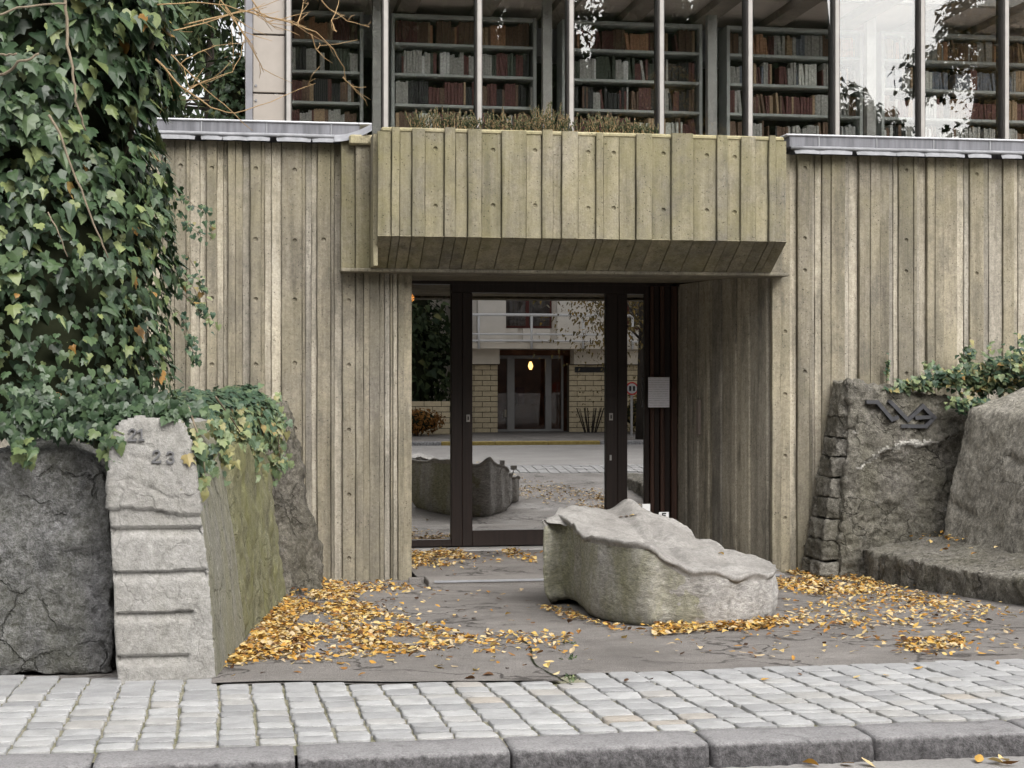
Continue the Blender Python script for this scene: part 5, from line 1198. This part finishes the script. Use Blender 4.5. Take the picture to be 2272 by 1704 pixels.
def hb(name, mat, x0, x1, z0, z1, y0, y1, par=None, bev=0): b = MB(); b.box((x0, YH + y0, z0), (x1, YH + y1, z1), bev); return b.build(name, M[mat], par or house)
XL, XR, TOP = hx(1015), 15.2, 6.9; dl, dr = hx(1107), hx(1260)
zb, zt_ = HB - .1, hzz(808)
wl2 = hb('brick_wall', 'mortar', XL, dl - .03, zb, zt_, -.3, -.02); wr2 = hb('brick_wall', 'mortar', dr + .03, XR, zb, zt_, -.3, -.02)
bkm = {}
for wl_, a, c in ((wl2, XL, dl - .03), (wr2, dr + .03, XR)):
    z = HB - .02; row = 0
    while z < zt_ - .05:
        x = a - (.22 if row % 2 else 0)
        while x < c - .02:
            x0 = max(x, a); x1 = min(x + .44, c)
            if x1 - x0 > .06:
                key = round(x1 - x0, 2)
                if key not in bkm: q = MB(); q.box((0, -.02, 0), (key - .016, .02, .124), .004); bkm[key] = mesh('brick', q.v, q.f, M['hbrick'])
                link('brick', bkm[key], wl_, (x0 + .008, YH, z))
            x += .44
        z += .14; row += 1
hb('wall_panel', 'stucco', XL, dl - .02, zt_ - .0, hzz(775), -.3, .25); hb('wall_panel', 'stucco', dr + .12, XR, zt_ + .0, hzz(770), -.3, .25)
hb('house_core', 'stucco2', XL + .05, XR - .05, hzz(772), TOP, -8, -.45)
hb('wall_panel', 'stucco2', hx(1062), hx(1124), hzz(770), TOP - .02, -.44, -.1); hb('wall_panel', 'stucco2', hx(1240), XR - .06, hzz(770), TOP - .02, -.44, -.2)
hb('roof', 'post', XL - .2, XR + .2, TOP, TOP + .2, -8.2, .2)
hb('lower_core', 'hall', XL + .05, XR - .05, zb, hzz(772) - .02, -6, -3)
hb('side_wall', 'stucco', XL, XL + .2, zb, TOP - .01, -8, -.46)
# upper windows
def window(x0, x1, z0, z1, y=-.40):
    w_ = hb('window', 'winframe', x0, x1, z0, z1, y - .05, y + .02); m = (x0 + x1) / 2
    for a, c in ((x0 + .06, m - .05), (m + .05, x1 - .06)): hb('curtain', 'curtain', a, c, z0 + .06, z1 - .06, y + .025, y + .03, w_); hb('pane', 'clear', a, c, z0 + .06, z1 - .06, y + .04, y + .046, w_)
window(hx(1120), hx(1230), hzz(727), hzz(640) + .4); hb('window_apron', 'stucco2', hx(1120), hx(1153), hzz(756), hzz(728), -.43, -.33); hb('window_apron', 'stucco2', hx(1165), hx(1226), hzz(756), hzz(728), -.43, -.33)
window(10.3, 12.0, hzz(730), hzz(640), -.16); window(11.0, 13.0, .9, 2.0, .02)
# bowed balcony
slab = MB(); bow = lambda x: .95 - .055 * (x - (dl + dr) / 2) ** 2
bx0, bx1 = hx(1015), 13.0; top = []; N_ = 40
xsb = [bx0 + (bx1 - bx0) * i / N_ for i in range(N_ + 1)]
zs1, zs0 = hzz(762), hzz(775)
slab.prism([(x, YH + max(.25, bow(x)), zs0) for x in xsb] + [(bx1, YH - .4, zs0), (bx0, YH - .4, zs0)], (0, 0, zs1 - zs0)); slab.build('balcony_slab', M['stucco'], house, False, True)
for py, r_ in ((702, .042), (744, .03), (758, .03)):
    b = MB(); b.tube([(x, YH + max(.25, bow(x)) + .05, hzz(py)) for x in xsb], r_, 6); b.build('balcony_rail', M['whitepaint'], house, True)
for px_p in (1052, 1165, 1278, 1391):
    x = hx(px_p); y = YH + max(.25, bow(x)) + .05; b = MB(); b.tube([(x, y, hzz(776)), (x, y, hzz(702))], .034, 6); b.build('railing_post', M['whitepaint'], house, True)
# glazed entrance of the house
hd = hb('house_door', 'dframe', dl, dr, hzz(795), hzz(788), -.75, -.62)
for p0, p1 in ((1107, 1110), (1134, 1150), (1220, 1233), (1256, 1260)): hb('door_post', 'dframe', hx(p0), hx(p1), zb + .1, hzz(795), -.74, -.62, hd)
for p0, p1 in ((1110, 1134), (1150, 1220), (1233, 1256)):
    hb('pane', 'clear', hx(p0), hx(p1), zb + .16, hzz(795), -.69, -.68, hd); hb('door_rail', 'dframe', hx(p0), hx(p1), zb + .1, zb + .16, -.73, -.63, hd)
hb('door_handle', 'black', hx(1216), hx(1218), hzz(900), hzz(878), -.6, -.57, hd)
hb('canopy_shadow_board', 'hall', dl - .2, dr + .2, hzz(788), hzz(776), -.74, -.3)
b = MB(); cxl = vp(1180, 812, 44.5); b.tube([(cxl.x, YH - 1.6, cxl.z - .1), (cxl.x, YH - 1.6, cxl.z), (cxl.x, YH - 1.6, cxl.z + .12)], [.03, .07, .03], 8); b.build('hall_lamp', emit('hall_lamp_glow', (1.0, .55, .16), 3.2), house, True)
hb('sign_board', 'black', hx(1275), hx(1343), hzz(826), hzz(814), .0, .05)
hb('hall_floor', 'hall', dl - .2, dr + .2, zb, zb + .06, -3, -.6)
for p0, p1, py0, py1, m_ in ((1150, 1172, 930, 912, 'hbrick'), (1180, 1196, 900, 860, 'winframe')): hb('hall_furniture', m_, hx(p0), hx(p1), hzz(py0), hzz(py1), -2.6, -2.3)
# garden wall, hedge, trees and sign over there
gw = thing('garden_wall', (4, -9.6, .1), 'low cream brick garden wall mirrored at the left of the door glass', 'wall'); b = MB(); b.box((-4, -9.8, -.1), (5.55, -9.62, .92)); b.build('wall_core', M['mortar'], gw)
q = MB(); q.box((0, -.02, 0), (.424, .02, .124), .004); gm_ = mesh('brick', q.v, q.f, M['hbrick'])
for r_ in range(7):
    for k in range(12): link('brick', gm_, gw, (.2 + k * .44 + (.22 if r_ % 2 else 0), -9.6, r_ * .14 - .02))
tree('street_conifer', (3.6, -11.6, .1), 13, 2.3, 14000, M['conifer'], 'tall dark conifer mirrored in the left side glass of the door', 'tree', None, 11, .05, .2, SMALL, .3, True, 90, core=True)
tree('street_conifer', (.6, -12.4, .1), 12, 2.4, 9000, M['conifer'], 'second dark conifer across the street left of the mirrored house', 'tree', None, 12, .05, .22, SMALL, .3, True, 70, core=True)
tree('street_conifer', (-2.6, -13.0, .1), 10.0, 2.3, 6000, M['conifer'], 'third dark conifer across the street farthest left', 'tree', None, 13, .05, .22, SMALL, .3, True, 60, core=True)
bush('dark_thicket', (3.6, -10.6, 1.6), (1.9, .6, 1.9), 2200, M['conifer'], 'dark evergreen thicket mirrored behind the rust coloured bush', .22, 21)
p = vp(930, 935, 40.5); bush('rust_bush', (p.x, p.y, p.z), (.6, .5, .34), 900, M['rust'], 'rounded rust coloured bush mirrored at the left of the door glass', .08, 22, SMALL, True, 9)
p = vp(1310, 930, 42.4); bush('bare_bush', (p.x, p.y, .75), (.75, .3, .6), 60, M['ochre'], 'bare twiggy bush mirrored in front of the house bricks', .06, 23, SMALL, False, 26)
p = vp(1412, 940, 41.5); bush('clipped_hedge', (p.x + .6, p.y, .6), (1.3, .4, .65), 1200, M['ochre'], 'brownish clipped hedge mirrored beside the road sign', .09, 24)
tree('birch_tree', (vp(1426, 900, 37.5).x, 2 * YD - 37.5, .1), 8.5, 3.2, 8000, M['ochre'], 'ochre leaved street tree mirrored at the right of the door glass', 'tree', None, 31, .32, .085, SMALL, .9, False, 46)
tree('birch_tree', (20.9, -8.0, .1), 15.0, 3.7, 42000, M['ochre'], 'tall thin leaved tree mirrored against the sky in the right library windows', 'tree', None, 32, .12, .12, SMALL, .3, False, 110)
tree('birch_tree', (25, -9.5, .1), 15, 3.8, 12000, M['ochre'], 'farther autumn tree across the street beyond the tall thin leaved one', 'tree', None, 33, .2, .13, SMALL, .3, False, 70)
for k, x in enumerate((-17, -13.6, -10.4, -7.2, -3.6, -.4, 2.9, 6.2, 9.6, 12.8, 16.0, 18.6, 25.2, 28.4, 31.6, 35)):  # rightmost four added to darken the sky mirrored in the library panes
    tree('backdrop_tree', (x, -21 - (k * 7 % 3) * .7, .1), 17 + (k * 5 % 4) * .9, 2.9, 9000 if abs(x - 21.5) > 5 else 20000, M['conifer'], '%s from the left in the dark tree row beyond the street' % ('first', 'second', 'third', 'fourth', 'fifth', 'sixth', 'seventh', 'eighth', 'ninth', 'tenth', 'eleventh', 'twelfth', 'thirteenth', 'fourteenth', 'fifteenth', 'sixteenth')[k], 'tree', 'dark trees in a row beyond the house', 40 + k, .06, .24, SMALL, .3, False, 60, core=.8 if abs(x - 21.5) > 5 else .42)
tree('street_conifer', (-6.5, -14, .1), 11, 2.6, 4000, M['conifer'], 'broad conifer across the street beyond the garden wall', 'tree', None, 14, .05, .34, NEED + SMALL, .3, True, 40)
rs_ = thing('road_sign', (vp(1402, 862, 39).x, 2 * YD - 39, .1), 'round red rimmed road sign on a post mirrored in the door glass', 'road sign')
c = vp(1402, 862, 39); b = MB(); b.tube([(c.x, c.y, c.z), (c.x, c.y + .012, c.z)], .16, 20); b.build('rim', plain('sign_red', (.5, .03, .03), .5, .05, 5), rs_)
b = MB(); b.tube([(c.x, c.y + .014, c.z), (c.x, c.y + .018, c.z)], .125, 20); b.build('disc', M['white'], rs_)
b = MB(); b.box((c.x - .075, c.y + .02, c.z - .06), (c.x - .02, c.y + .023, c.z + .06)); b.box((c.x + .02, c.y + .02, c.z - .06), (c.x + .075, c.y + .023, c.z + .06)); b.build('symbol', M['black'], rs_)
b = MB(); b.tube([(c.x, c.y - .03, 0), (c.x, c.y - .03, c.z + .1)], .03, 8); b.build('post', M['steel'], rs_)
